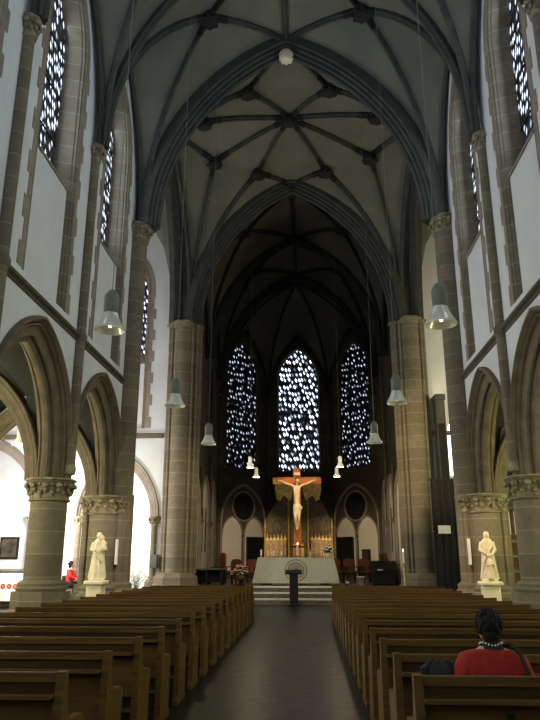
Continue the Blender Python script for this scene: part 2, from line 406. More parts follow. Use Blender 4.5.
# ---- nave arcade walls -------------------------------------------------------
window_n = 0
def window_unit(side, mid, ax='x', label=None, gmat='glass_nave', zs=6.35, zsill=9.05, zspr=12.2, hh=1.75, hw=1.04, face=None, dirn=None, panel=True, quoins=True):
    """a splayed pointed window in a wall. ax 'x': wall in plane x=face, u=y; ax 'y': plane y=face, u=x. dirn: +1 depth grows along +axis"""
    global window_n
    window_n += 1
    root = struct('window_%d' % window_n)
    D = dirn
    def P(u, z, w):
        return (face+D*w, u, z) if ax == 'x' else (u, face+D*w, z)
    B = (D, 0, 0) if ax == 'x' else (0, D, 0)
    path = [P(u, z, 0) for u, z in arch_hole(mid, hw, zs, zspr, hh, 9)]
    prof = [(0, -.015), (.03, -.015), (.05, .02), (.09, .03), (.10, .07), (.13, .09), (.24, .44), (.24, .56), (-.10, .56), (-.10, .03)]
    # sweep needs inward normals: choose orientation
    mb = MB(); test = Vector(B).cross(Vector((0,0,1)))
    inward = Vector(P(mid, 0, 0))-Vector(P(mid-hw, 0, 0))
    if test.dot(inward) < 0: path = path[::-1]
    mb.sweep(path, prof, B)
    mb.build('window_jamb', M['stone'], root)
    if panel:
        m2 = MB(); w = hw-.06
        pts = [(.13, zs-.02), (.13, zsill), (.46, zsill+.40), (.56, zsill+.40), (.56, zs-.02)]
        n = len(pts)
        vs = [P(mid-w, z, d) for d, z in pts]+[P(mid+w, z, d) for d, z in pts]
        m2.add(vs, [tuple(range(n)), tuple(range(n, 2*n))[::-1]]+[(i, (i+1) % n, n+(i+1) % n, n+i) for i in range(n)])
        m2.build('parapet_panel', M['plaster'], root, smooth=False)
        m3 = MB(); pts = [(.10, zsill-.05), (.10, zsill+.01), (.46, zsill+.44), (.46, zsill+.32)]
        n = 4; vs = [P(mid-w-.02, z, d) for d, z in pts]+[P(mid+w+.02, z, d) for d, z in pts]
        m3.add(vs, [tuple(range(n)), tuple(range(n, 2*n))[::-1]]+[(i, (i+1) % n, n+(i+1) % n, n+i) for i in range(n)])
        m3.build('window_sill', M['quoin'], root, smooth=False)
    # glass: fan of the pointed outline with uv in metres
    gp = arch_hole(mid, hw-.20, zsill+.3 if panel else zs, zspr, hh-.32, 9)
    mb = MB(); mb.v = [P(u, z, .44) for u, z in gp]+[P(u, z, .465) for u, z in gp]; n = len(gp)
    mb.f = [tuple(range(n)), tuple(range(n, 2*n))[::-1]]+[(i, (i+1) % n, n+(i+1) % n, n+i) for i in range(n)]
    g = mb.build('glass_pane', M[gmat], root, smooth=False)
    uvl = g.data.uv_layers.new(name='UVMap')
    for lp in g.data.loops:
        co = g.data.vertices[lp.vertex_index].co
        uvl.data[lp.index].uv = ((co.y if ax == 'x' else co.x), co.z)
    # iron saddle bars and a central stone mullion
    mb = MB()
    zz = zsill+1.0 if panel else zs+1
    while zz < zspr+.6:
        q0, q1 = P(mid-hw+.22, zz-.014, .415), P(mid+hw-.22, zz+.014, .44)
        mb.box(min(q0[0],q1[0]), max(q0[0],q1[0]), min(q0[1],q1[1]), max(q0[1],q1[1]), q0[2], q1[2]); zz += 1.1
    mb.build('saddle_bars', M['iron'], root, smooth=False)
    if quoins:
        mb = MB(); z = zs+.02; k = 0
        while z+.44 < zspr+.05:
            w = .15 if k % 2 else .25
            for s in (-1, 1):
                u0, u1 = sorted((mid+s*(hw-.01), mid+s*(hw+w)))
                q0, q1 = P(u0, z, -.012), P(u1, z+.43, .05)
                mb.box(min(q0[0],q1[0]), max(q0[0],q1[0]), min(q0[1],q1[1]), max(q0[1],q1[1]), z, z+.43)
            z += .44; k += 1
        ze = z
        ap = [P(u, zq, 0) for u, zq in arch_pts(mid, hw, zspr, hh, 9)]
        if zspr-ze > .03: ap = [P(mid-hw, ze, 0)]+ap+[P(mid+hw, ze, 0)]
        if test.dot(inward) < 0: ap = ap[::-1]
        mb.sweep(ap, [(-.18, -.012), (.01, -.012), (.01, .05), (-.18, .05)], B)
        mb.build('quoins', M['quoin'], root)
    return root

trim_n = 0
for side, s in SX.items():
    holes = []; mids = [(NY(s,i)+NY(s,i+1))/2 for i in range(6)]
    hs = [1.80+0 for i in range(6)]
    for m, ha in zip(mids, hs):
        holes.append(arch_hole(m, 1.84, -.02, ZS, 2.72, 10)) if False else None
        holes.append([(m-ha, .001)]+arch_pts(m, ha, ZS+.4, 2.24, 12)+[(m+ha, .001)])
        holes.append(arch_hole(m, 1.03, 6.36, 12.2, 1.74, 9))
    out = [(YW-.3, 0), (WP, 0), (WP, HR+.4), (YW-.3, HR+.4)]
    # leave the piers free: narrow wall strips between arches would stand inside the round piers
    x0, x1 = sorted((s*XF, s*XB))
    wall = plate(out, holes, 'x', x0, x1).build('wall_'+side, M['plaster'], smooth=False)
    wall['kind'] = 'structure'
    for i, m in enumerate(mids):
        ha = hs[i]; path = [(s*XF, m-ha, ZS-.02)]+[(s*XF, u, z) for u, z in arch_pts(m, ha, ZS+.4, 2.24, 14)]+[(s*XF, m+ha, ZS-.02)]
        if s < 0: path = path      # B = (-1,0,0) x T(up) ...
        B = (s, 0, 0)
        t = Vector(B).cross(Vector((0,0,1)))
        if t.y < 0: path = path[::-1]
        MB().sweep(path, ARC, B).build('arcade_arch', M['archstone'], wall)
        if i < 5:
            window_unit(side, m, 'x', face=s*XF, dirn=s)
    trim_n += 1
    # string course
    prof = [(s*(XF+.05), 5.99), (s*(XF-.02), 6.0), (s*(XF-.04), 6.05), (s*(XF-.10), 6.08), (s*(XF-.11), 6.13), (s*(XF-.02), 6.20), (s*(XF+.05), 6.20)]
    o = MB().extrude(prof, 'y', YW, WP-.3).build('trim_%d' % trim_n, M['string'], smooth=False); o['kind'] = 'structure'

# ---- round arcade piers + the wall shafts above them --------------------------
ordn = ['second', 'third', 'fourth', 'fifth', 'sixth']
def base_profile(r, zt=1.02):
    return [(r+.24, 0), (r+.24, .62), (r+.15, .70), (r+.15, zt-.20), (r+.10, zt-.205), (r+.13, zt-.14), (r+.09, zt-.10), (r+.10, zt-.05), (r+.02, zt), (r, zt+.01)]
for side, s in SX.items():
    for k in range(1, 6):
        y = NY(s, k)
        where = '%s arcade, %s pier counting back from the crossing' % (side, ordn[k-1])
        t = thing('round_pier', 'round sandstone pier of the %s' % where, 'pier', (s*4.67+(.06 if s > 0 else 0), y, 0), 0, '%s arcade piers' % side)
        r = .355
        MB().poly_prism(base_profile(r*1.0+.04, 1.20)[:4], 0, 0, 8, 22.5).build('plinth', M['stone'], t, angle=25)
        MB().lathe(base_profile(r, 1.20)[4:], 0, 0, 28).build('base', M['stone'], t)
        MB().lathe([(r, 1.18), (r, 2.68)], 0, 0, 28).build('shaft', M['stone'], t)
        capital_mb(MB(), 0, 0, r, 2.66, 3.11, leaves=11, rt=.49).build('capital', M['capital'], t)
        # vault shaft
        ws = thing('wall_shaft', 'slim vaulting shaft on the %s nave wall above the %s arcade pier from the crossing' % (side, ordn[k-1]), 'wall shaft', (s*(XF-.05)+(.14 if s > 0 else 0), y, 0), 0, '%s nave wall shafts' % side)
        MB().lathe([(.05, 3.18), (.13, 3.22), (.14, 3.32), (.12, 3.40)], 0, 0, 14).build('shaft_base', M['capital'], ws)
        MB().lathe([(.115, 3.4), (.115, ZC)], 0, 0, 16).build('shaft', M['stone'], ws)
        MB().lathe([(.115, 6.0), (.15, 6.04), (.155, 6.13), (.12, 6.2)], 0, 0, 14).build('shaft_ring', M['archstone'], ws)
        capital_mb(MB(), 0, 0, .125, ZC-.02, ZV, leaves=6, rt=.20).build('capital', M['capital'], ws)

# ---- crossing piers -----------------------------------------------------------
for side, s in SX.items():
    t = thing('crossing_pier', 'tall clustered sandstone pier with statue in front, west crossing pier on the %s' % side, 'pier', (s*4.66+(.09 if s > 0 else 0), WP, 0), 0, 'crossing piers')
    # arcade respond on the west face
    mb = MB(); mb.box(-.55, .57, -.12, .55, 0, 3.2)
    mb.extrude([(-.66,-.30),(.62,-.30),(.62,.6),(-.66,.6)], 'z', 0, .80)
    mb.extrude([(-.60,-.24),(.56,-.24),(.56,.6),(-.60,.6)], 'z', .80, 1.0)
    mb.build('pier_core', M['stone'], t, smooth=False)
    MB().lathe([(.62, 0), (.62, .25), (.55, .3), (.55, .75), (.46, .85), (.48, .92), (.42, 1.0)], 0, -.12, 24, a0=180, a1=360).build('base', M['stone'], t)
    MB().lathe([(.36, 1.0), (.36, 2.68)], 0, -.12, 24, a0=180, a1=360).build('respond', M['stone'], t)
    mb = MB()
    for cx in (-.45, .41): mb.lathe([(.13, .9), (.09, 1.02), (.08, 1.1), (.08, 2.74)], cx, -.14, 12)
    mb.build('colonnettes', M['stone'], t)
    mb = capital_mb(MB(), 0, -.10, .36, 2.64, 3.11, leaves=10, rt=.50)
    for cx in (-.46, .42): capital_mb(mb, cx, -.14, .09, 2.68, 3.11, leaves=5, rt=.16)
    mb.box(-.58, .55, -.2, .5, 3.08, 3.11)
    mb.build('capital', M['capital'], t)
    # nave shaft
    sx = -s*.30
    MB().lathe([(.36, 1.0), (.34, 1.05), (.33, 1.1), (.33, ZC)], sx, .12, 24).build('nave_shaft', M['stone'], t)
    MB().lathe([(.50, 0), (.50, .8), (.42, .92), (.43, 1.0), (.36, 1.06)], sx, .12, 20).build('nave_shaft_base', M['stone'], t)
    capital_mb(MB(), sx, .12, .33, ZC-.08, ZV, leaves=10, rt=.46).build('vault_capital', M['capital'], t)
    mb = MB(); mb.box(min(sx, s*.4), max(sx, s*.4), .0, .6, 3.2, HR); mb.build('upper_core', M['stone'], t, smooth=False)

    t = thing('crossing_pier', 'tall clustered sandstone pier flanking the choir opening, east crossing pier on the %s' % side, 'pier', (s*4.27+(.16 if s > 0 else 0), EP, 0), 0, 'crossing piers')
    mb = MB(); mb.box(-.55, .55, .0, .75, 0, HR); mb.build('pier_core', M['stone'], t, smooth=False)
    MB().lathe([(.36, 1.1), (.36, ZC)], 0, -.02, 26).build('main_shaft', M['stone'], t)
    mb = MB()
    for cx, cy, r in ((-.50, .08, .095), (.50, .08, .095), (-.39, -.14, .06), (.39, -.14, .06), (-s*.55, .42, .13)):
        mb.lathe([(r, 1.1), (r, ZC)], cx, cy, 12)
    mb.build('colonnettes', M['stone'], t)
    MB().poly_prism([(.88, 0), (.88, .72), (.80, .80), (.80, .98), (.70, 1.08), (.66, 1.14)], 0, .16, 8, 22.5).build('base', M['stone'], t, angle=25)
    mb = capital_mb(MB(), 0, .0, .38, ZC-.12, ZV-.3, leaves=12, rt=.50)
    for cx, cy in ((-.50, .08), (.50, .08), (-s*.56, .42)): capital_mb(mb, cx, cy, .10, ZC-.08, ZV-.3, leaves=5, rt=.19)
    mb.box(-.62, .62, .05, .7, ZC+.02, ZV-.3)
    mb.build('capital', M['capital'], t)

# ---- vaults -------------------------------------------------------------------
def arc3(P, Q, n=14):
    P, Q = Vector(P), Vector(Q); d = Vector((Q.x-P.x, Q.y-P.y, 0)); dl = d.length; d.normalize(); h = Q.z-P.z
    R = (dl*dl+h*h)/(2*dl); th = math.asin(min(1, h/R))
    if dl > R: th = PI-th
    return [P+d*(R-R*math.cos(th*i/n))+Vector((0,0,R*math.sin(th*i/n))) for i in range(n+1)]
def bow(P, Q, b, n=8):
    P, Q = Vector(P), Vector(Q)
    return [P.lerp(Q, i/n)+Vector((0,0,4*b*(i/n)*(1-i/n))) for i in range(n+1)]
def resample(c, n):
    L = [0]
    for i in range(1, len(c)): L.append(L[-1]+(c[i]-c[i-1]).length)
    out = []; j = 0
    for k in range(n+1):
        t = L[-1]*k/n
        while j < len(c)-2 and L[j+1] < t: j += 1
        seg = max(1e-9, L[j+1]-L[j]); out.append(c[j].lerp(c[j+1], min(1, max(0, (t-L[j])/seg))))
    return out
def web(mb, d0, d1, end=None, nv=14, nu=8):
    """curved triangular cell: d0 and d1 start in one point; end joins their ends"""
    d0 = resample(d0, nv); d1 = resample(d1, nv)
    if end is None: end = [d0[-1].lerp(d1[-1], i/nu) for i in range(nu+1)]
    end = resample(end, nu); P = d0[0]; o = len(mb.v)
    for j in range(nv+1):
        v = j/nv
        for i in range(nu+1):
            u = i/nu
            S = d0[j]*(1-u)+d1[j]*u+P*(1-v)+end[i]*v-(P*(1-v)+(d0[-1]*(1-u)+d1[-1]*u)*v)
            mb.v.append(tuple(S))
    w = nu+1
    for j in range(nv):
        for i in range(nu): mb.f.append((o+j*w+i, o+j*w+i+1, o+(j+1)*w+i+1, o+(j+1)*w+i))
RIB = [(-.12,-.07),(.04,-.09),(.10,-.10),(.13,-.065),(.15,-.055),(.22,-.045),(.24,0),(.22,.045),(.15,.055),(.13,.065),(.10,.10),(.04,.09),(-.12,.07)]
def rib(mb, c, prof=RIB, sc=1.0):
    d = Vector((c[-1].x-c[0].x, c[-1].y-c[0].y, 0)).normalized()
    B = Vector((0,0,1)).cross(d)     # horizontal, perpendicular
    T = (c[1]-c[0])
    # inward (downwards) normal = B x T ; for T along d: B x d
    if B.cross(d).z > 0: B = -B
    mb.sweep(c, [(n*sc, t*sc) for n, t in prof], B)
def boss_mb(mb, p, r=.22, drop=.24):
    x, y, z = p
    mb.lathe([(r*.4, z-drop-.10), (r*.85, z-drop-.07), (r, z-drop), (r*.8, z-drop+.10), (r*1.05, z-drop+.16), (r*.9, z)], x, y, 12)
    for i in range(8):
        a = i*PI/4; mb.ball((x+r*math.cos(a), y+r*math.sin(a), z-drop+.02), (.07,.07,.06), 6, 4)
ceil = MB(); ceil_obj_parts = []
ceil_root = None
nave_webs = MB(); choir_webs = MB(); ribs_list = []; boss_list = []
def R_(c, dark=False, sc=.72, name='rib', prof=RIB): ribs_list.append((c, dark, sc, name, prof))
CXV = 4.22
def dY(s, y): return y
def bay(y0, y1, webs, ribs=True, dark=False, hr=HR, km=.5, zk=16.25, zm=15.0, zv=ZV, cxv=CXV):
    ym = (y0+y1)/2
    E = {0: Vector((0, y0, hr)), 1: Vector((0, y1, hr))}
    for s in (-1, 1):
        yk = (dY(s,y0)+dY(s,y1))/2; K = Vector((s*2.1, yk, zk)); Mw = Vector((s*(cxv+.12), yk, zm))
        for e, y in ((0, y0), (1, y1)):
            c = Vector((s*cxv, dY(s,y), zv))
            wa = arc3(c, Mw, 12); tk = arc3(c, K, 16); tr = arc3(c, E[e], 18)
            ke = bow(K, E[e], .14)
            web(webs, wa, tk); web(webs, tk, tr, ke)
            if ribs:
                R_(tk, dark); R_(ke, dark); R_(wa, dark, .7, 'wall_rib')
        web(webs, bow(K, E[0], .14), bow(K, E[1], .14), None)
        if ribs: boss_list.append((K, dark))
    if ribs:
        R_([E[0].lerp(E[1], i/4) for i in range(5)], dark); boss_list.append((E[0], dark))
for i in range(6): bay(NAVE[i+1], NAVE[i], nave_webs, ribs=(i < 3))
TRA = [(n*1.0, t*1.15) for n, t in RIB]
for i in range(1, 6):
    for s in (-1, 1):
        R_(arc3((s*CXV, dY(s,NAVE[i]), ZV), (0, NAVE[i], HR), 22), False, .85, 'transverse_arch', TRA)
# great crossing arches: four rolls in stepped orders
def orders(w, d):
    P = [(-.15, -w)]
    k = 4
    for i in range(k):
        t = -w+w*.82*i/(k-1); n0 = d*i/(k-1)*.82+.04
        P += [(n0, t-.005), (n0+.10, t+.0), (n0+.13, t+.05), (n0+.10, t+.10), (n0+.02, t+.11)]
    half = P
    return half+[(n, -t) for n, t in half[::-1]]
CRW = orders(.36, .34); CRE = orders(.36, .40)
# crossing
yc = (WP+EP)/2+.03; Cc = Vector((0, yc, 17.0)); EW = Vector((0, WP+.15, 16.95)); EE = Vector((0, EP-.05, 16.45))
for s in (-1, 1):
    ML = Vector((s*4.35, yc, 16.6))
    cw = Vector((s*4.1, WP+.15, ZV)); ce = Vector((s*4.05, EP, ZV-.3))
    for c, E, K3, K4, w in ((cw, EW, Vector((s*2.88, yc-1.45, 15.95)), Vector((s*1.35, WP+1.75, 16.65)), 0),
                         (ce, EE, Vector((s*2.9, yc+1.45, 16.25)), Vector((s*1.30, EP-1.35, 16.3)), 1)):
        wa = arc3(c, ML, 16); r3 = arc3(c, K3, 16); r4 = arc3(c, K4, 16); tr = arc3(c, E, 18)
        m3 = bow(K3, ML, .05); c3 = bow(K3, Cc, .08); c4 = bow(K4, Cc, .08); e4 = bow(K4, E, .05); rid = bow(E, Cc, 0); ridm = bow(ML, Cc, .03)
        web(nave_webs, wa, r3, m3[::-1]); web(nave_webs, r3, r4); web(nave_webs, r4, tr, e4)
        web(nave_webs, c3[::-1], c4[::-1]); web(nave_webs, e4[::-1], rid, c4); web(nave_webs, m3[::-1], ridm, c3)
        for r in (r3, r4, m3, c3, c4, e4): R_(r, False)
        R_(wa, False, .9, 'wall_rib'); boss_list.append((K3, False)); boss_list.append((K4, False))
    for q in range(2):
        pass
    R_(arc3((s*4.12, WP+.15, ZV-.02), (0, WP+.15, HR-.08), 26), False, 1.0, 'crossing_arch', CRW)
    R_(arc3((s*4.05, EP, ZV-.35), (0, EP, 16.6), 26), False, 1.0, 'crossing_arch', CRE)
boss_list.append((Cc, False)); boss_list.append((EE, True))
# side arches of the crossing, towards the transepts
for s in (-1, 1):
    MLz = 16.7
    a = arc3((s*4.62, WP+.5, ZV), (s*4.62, yc, MLz), 18); b = arc3((s*4.62, EP, ZV-.3), (s*4.62, yc, MLz), 18)
    R_(a, False, 1.0, 'crossing_arch', orders(.24, .28)); R_(b, False, 1.0, 'crossing_arch', orders(.24, .28))
# choir
AY = 33.6; RA = 4.3
bay(EP+.2, EP+4.65, choir_webs, True, True, hr=16.4, zk=15.7, zm=14.6, zv=ZV-.3, cxv=4.0)
bay(EP+4.65, AY, choir_webs, True, True, hr=16.4, zk=15.7, zm=14.6, zv=ZV-.3, cxv=4.0)
for y in (EP+4.65, AY):
    for s in (-1, 1): R_(arc3((s*4.0, y, ZV-.3), (0, y, 16.4), 20), True, 1.0, 'transverse_arch', [(n*1.3, t*2) for n, t in RIB])
h8 = RA*math.tan(PI/8)
corners = [Vector((-RA, AY, 0)), Vector((-RA, AY+h8, 0)), Vector((-h8, AY+RA, 0)), Vector((h8, AY+RA, 0)), Vector((RA, AY+h8, 0)), Vector((RA, AY, 0))]
AB = Vector((0, AY+.7, 16.2)); boss_list.append((AB, True))
ac = [arc3((c.x*.97, AY+(c.y-AY)*.97, ZV-.3), AB, 18) for c in corners]
for i in range(5):
    a, b = corners[i], corners[i+1]; mid = (a+b)/2
    Mv = Vector((mid.x*.98, AY+(mid.y-AY)*.98, 14.3)) if i not in (0, 4) else Vector((mid.x, mid.y, 13.5))
    wl = arc3(ac[i][0], Mv, 10); wr = arc3(ac[i+1][0], Mv, 10); rg = bow(Mv, AB, .1)
    web(choir_webs, ac[i], wl, rg[::-1]); web(choir_webs, ac[i+1], wr, rg[::-1])
    R_(wl, True, .7, 'wall_rib'); R_(wr, True, .7, 'wall_rib')
for c in ac: R_(c, True)
web(choir_webs, ac[0], arc3((-4.0, AY, ZV-.3), (0, AY, 16.4), 18), bow(AB, Vector((0, AY, 16.4)), 0)); web(choir_webs, ac[5], arc3((4.0, AY, ZV-.3), (0, AY, 16.4), 18), bow(AB, Vector((0, AY, 16.4)), 0))

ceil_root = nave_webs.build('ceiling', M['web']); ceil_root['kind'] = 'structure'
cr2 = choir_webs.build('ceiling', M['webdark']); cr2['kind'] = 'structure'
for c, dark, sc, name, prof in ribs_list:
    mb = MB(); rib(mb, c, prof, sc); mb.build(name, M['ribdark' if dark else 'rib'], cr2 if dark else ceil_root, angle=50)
for p, dark in boss_list:
    mb = MB(); boss_mb(mb, p, .25 if not dark else .2)
    for c, dk, sc, name, prof in ribs_list:      # painted ends of the ribs that meet at the boss
        if name != 'rib': continue
        for cc in (c, c[::-1]):
            if (cc[0]-p).length < .08:
                q = [cc[0]]; L = 0
                for a, b in zip(cc, cc[1:]):
                    L += (b-a).length
                    if L > .62: q.append(b.lerp(a, min(1, (L-.62)/(b-a).length))); break
                    q.append(b)
                if len(q) > 1: rib(mb, q, [(n, t*1.05) for n, t in prof], sc*1.12)
    mb.build('boss', M['ribdark'], cr2 if dark else ceil_root)
mb = MB().lathe([(.02, 16.20), (.15, 16.22), (.21, 16.30), (.22, 16.46), (.16, 16.55)], 0, WP-.02, 16)
for q in range(8): mb.ball((.17*math.cos(q*PI/4), WP-.02+.17*math.sin(q*PI/4), 16.27), .05, 6, 4)
mb.build('pendant_keystone', M['statue'], ceil_root)
# bundle of mouldings growing out of the crossing capitals
for side, s in SX.items():
    pass

# ---- transepts and aisles ------------------------------------------------------
def gvault(x0, x1, y0, y1, z0, h, n=14):
    mb = MB(); A = (x1-x0)/2; Bh = (y1-y0)/2
    def pr(u, a):
        R = (a*a+h*h)/(2*a); u = abs(u); return math.sqrt(max(0, R*R-(u+R-a)**2))
    for j in range(n+1):
        for i in range(n+1):
            x = x0+(x1-x0)*i/n; y = y0+(y1-y0)*j/n
            mb.v.append((x, y, z0+max(pr(x-(x0+x1)/2, A), pr(y-(y0+y1)/2, Bh))))
    w = n+1
    mb.f = [(j*w+i, j*w+i+1, (j+1)*w+i+1, (j+1)*w+i) for j in range(n) for i in range(n)]
    return mb
for side, s in SX.items():
    # aisle outer wall with windows
    x0, x1 = sorted((s*AX, s*(AX+.5)))
    hl = [arch_hole((NAVE[i]+NAVE[i+1])/2, .62, 2.4, 4.2, 1.0, 7) for i in range(6)]
    w = plate([(YW-.3, 0), (WP+.3, 0), (WP+.3, 7), (YW-.3, 7)], hl, 'x', x0, x1).build('wall_aisle_'+side, M['plaster'], smooth=False); w['kind'] = 'structure'
    for i in range(6):
        m = (NAVE[i]+NAVE[i+1])/2; window_n += 1
        wr = struct('window_%d' % window_n); pts = arch_hole(m, .62, 2.4, 4.2, 1.0, 7)
        MB().extrude(pts, 'x', s*(AX+.30), s*(AX+.33)).build('glass_pane', M['glass_plain' if side == 'left' else 'glass_nave'], wr, smooth=False)
        path = [(s*(AX+.14), u, z) for u, z in pts]
        if (Vector((s,0,0)).cross(Vector((0,0,1)))).y < 0: path = path[::-1]
        MB().sweep(path, [(-.02,-.16),(.03,-.16),(.10,.14),(.10,.2),(-.02,.2)], (s,0,0)).build('window_jamb', M['quoin'], wr)
    for i in range(6):
        a, b = sorted((s*XB, s*AX))
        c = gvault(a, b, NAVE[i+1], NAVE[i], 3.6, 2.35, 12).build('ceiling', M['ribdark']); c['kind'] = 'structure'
    # cross arches of the aisle
    for i in range(0, 6):
        y = NAVE[i]; mid = s*(XB+AX)/2; hw_ = (AX-XB)/2+.02
        path = [(u, y-.23, z) for u, z in arch_pts(mid, hw_, 3.11, 2.5, 12)]
        path = path[::-1]
        o = MB().sweep(path if (Vector((0,1,0)).cross(path[1] and Vector(path[1])-Vector(path[0]))).x*(mid-path[0][0]) > 0 else path[::-1], [(n*.8, t*.8) for n, t in ARC], (0,1,0)).build('trim_%d' % (trim_n+1), M['archstone']); trim_n += 1
        o['kind'] = 'structure'
        ps = thing('aisle_respond', 'half-round sandstone respond on the outer wall of the %s aisle, %s bay' % (side, (['first']+ordn)[i]), 'respond', (s*(AX-.06), y, 0), 0, '%s aisle responds' % side)
        MB().lathe([(.30, 0), (.30, .6), (.20, .75), (.18, .8), (.18, 2.9)], 0, 0, 14).build('shaft', M['stone'], ps)
        capital_mb(MB(), 0, 0, .19, 2.9, 3.32, leaves=7, rt=.30).build('capital', M['capital'], ps)
    # west wall of transept above the aisle
    a, b = sorted((s*XB, s*TX))
    md = s*(XB+AX)/2
    w = plate([(a, 0), (b, 0), (b, HR+.5), (a, HR+.5)], [[(md-1.5, .001)]+arch_pts(md, 1.5, 3.3, 2.2, 10)+[(md+1.5, .001)]], 'y', WP+.0, WP+.35).build('wall_transept_west_'+side, M['plaster'], smooth=False); w['kind'] = 'structure'
    w = MB().box(min(s*TX, s*(TX+.4)), max(s*TX, s*(TX+.4)), WP, 28.6, 0, HR+.5).build('wall_transept_end_'+side, M['plaster'], smooth=False); w['kind'] = 'structure'
    # east wall with chapel arches and a lancet window
    if side == 'left':
        cs = [(-6.55, 1.45), (-11.4, 1.75)]; lanc = -6.70
    else:
        cs = [(7.45, 1.35), (10.75, 1.30)]; lanc = 7.3
    hl = [[(c-q, .001)]+arch_pts(c, q, 3.1+(.5 if c < -8 else 0), 2.35, 10)+[(c+q, .001)] for c, q in cs]
    hl.append(arch_hole(lanc, .97, 6.36, 12.0, 1.89, 9))
    if side == 'right': hl.append(arch_hole(5.62, .12, 4.5, 6.1, .35, 6))
    w = plate([(a-.1, 0), (b+.1, 0), (b+.1, HR+.5), (a-.1, HR+.5)], hl, 'y', TY1, TY1+.6).build('wall_transept_east_'+side, M['plaster'], smooth=False); w['kind'] = 'structure'
    for c, q in cs:
        path = [(u, TY1, z) for u, z in arch_pts(c, q, 3.08+(.5 if c < -8 else 0), 2.35, 12)]
        Bv = Vector((0,1,0)); T = Vector(path[1])-Vector(path[0])
        if Bv.cross(T).x < 0: path = path[::-1]
        MB().sweep(path, [(n*.8, t*.8) for n, t in ARC], (0,1,0)).build('chapel_arch', M['quoin'], w)
        for e in (-1, 1):
            rs = thing('chapel_colonnette', 'slim sandstone colonnette with leafy capital at the %s foot of the %s %s transept arch' % ('left' if e < 0 else 'right', 'inner' if abs(c) < 8 else 'outer', side), 'colonnette', (c+e*(q-.05), TY1-.02, 0))
            MB().lathe([(.26, 0), (.26, .8), (.17, .95), (.11, 1.05), (.11, 2.75)], 0, 0, 14).build('shaft', M['stone'], rs)
            capital_mb(MB(), 0, 0, .12, 2.72, 3.1, leaves=6, rt=.22).build('capital', M['capital'], rs)
    window_unit(side, lanc, 'y', face=TY1, dirn=1, zs=6.36, zsill=9.0, zspr=12.0, hh=1.9, hw=.98)
    trim_n += 1
    o = MB().box(a, b, TY1-.12, TY1+.02, 5.98, 6.16, .03).build('trim_%d' % trim_n, M['archstone'], smooth=False); o['kind'] = 'structure'
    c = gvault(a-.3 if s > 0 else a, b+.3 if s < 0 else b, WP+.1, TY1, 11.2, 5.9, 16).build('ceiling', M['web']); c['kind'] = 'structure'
    # chapels east of the transept: back wall, side wall, ceiling
    w = MB().box(a-.1, b+.1, 28.4, 28.8, 0, 6.6).build('wall_chapel_'+side, M['plaster'], smooth=False); w['kind'] = 'structure'
    c = MB().box(a-.1, b+.1, 25.6, 28.8, 6.2, 6.5).build('ceiling', M['plaster'], smooth=False); c['kind'] = 'structure'

# narrow bright window beside the organ case
window_n += 1; wr = struct('window_%d' % window_n)
MB().extrude(arch_hole(5.62, .13, 4.49, 6.1, .36, 6), 'y', TY1+.10, TY1+.12).build('glass_pane', M['glass_plain'], wr, smooth=False)
# blind niche walls behind the outer chapel arches
for side, s in SX.items():
    w = MB().box(min(s*9.1, s*13.5), max(s*9.1, s*13.5), TY1+.62, TY1+.9, 0, 6.1).build('wall_niche_'+side, M['plaster'], smooth=False); w['kind'] = 'structure'
# unseen west wall, its great window added behind the camera to light the nave
w = plate([(-9, 0), (9, 0), (9, HR+.5), (-9, HR+.5)], [arch_hole(0, 2.3, 5.0, 11.0, 3.6, 12)], 'y', YW-.5, YW).build('wall_west', M['plaster'], smooth=False); w['kind'] = 'structure'
window_n += 1; wr = struct('window_%d' % window_n)
gp = arch_hole(0, 2.32, 5.0, 11.0, 3.65, 12); n = len(gp)
mb = MB().extrude(gp, 'y', YW-.3, YW-.27); g = mb.build('glass_pane', M['glass_west_fill'], wr, smooth=False)
uvl = g.data.uv_layers.new(name='UVMap')
for lp in g.data.loops:
    co = g.data.vertices[lp.vertex_index].co; uvl.data[lp.index].uv = (co.x, co.z)
# tracery bars of the added west window
mb = MB()
for x in (-1.15, 0, 1.15): mb.box(x-.07, x+.07, YW-.26, YW-.1, 5.0, 12.8)
mb.build('mullion', M['stone'], wr, smooth=False)

# floor
o = MB().box(-13, 13, YW-.6, 40, -.2, 0).build('floor', M['floor'], smooth=False); o['kind'] = 'structure'

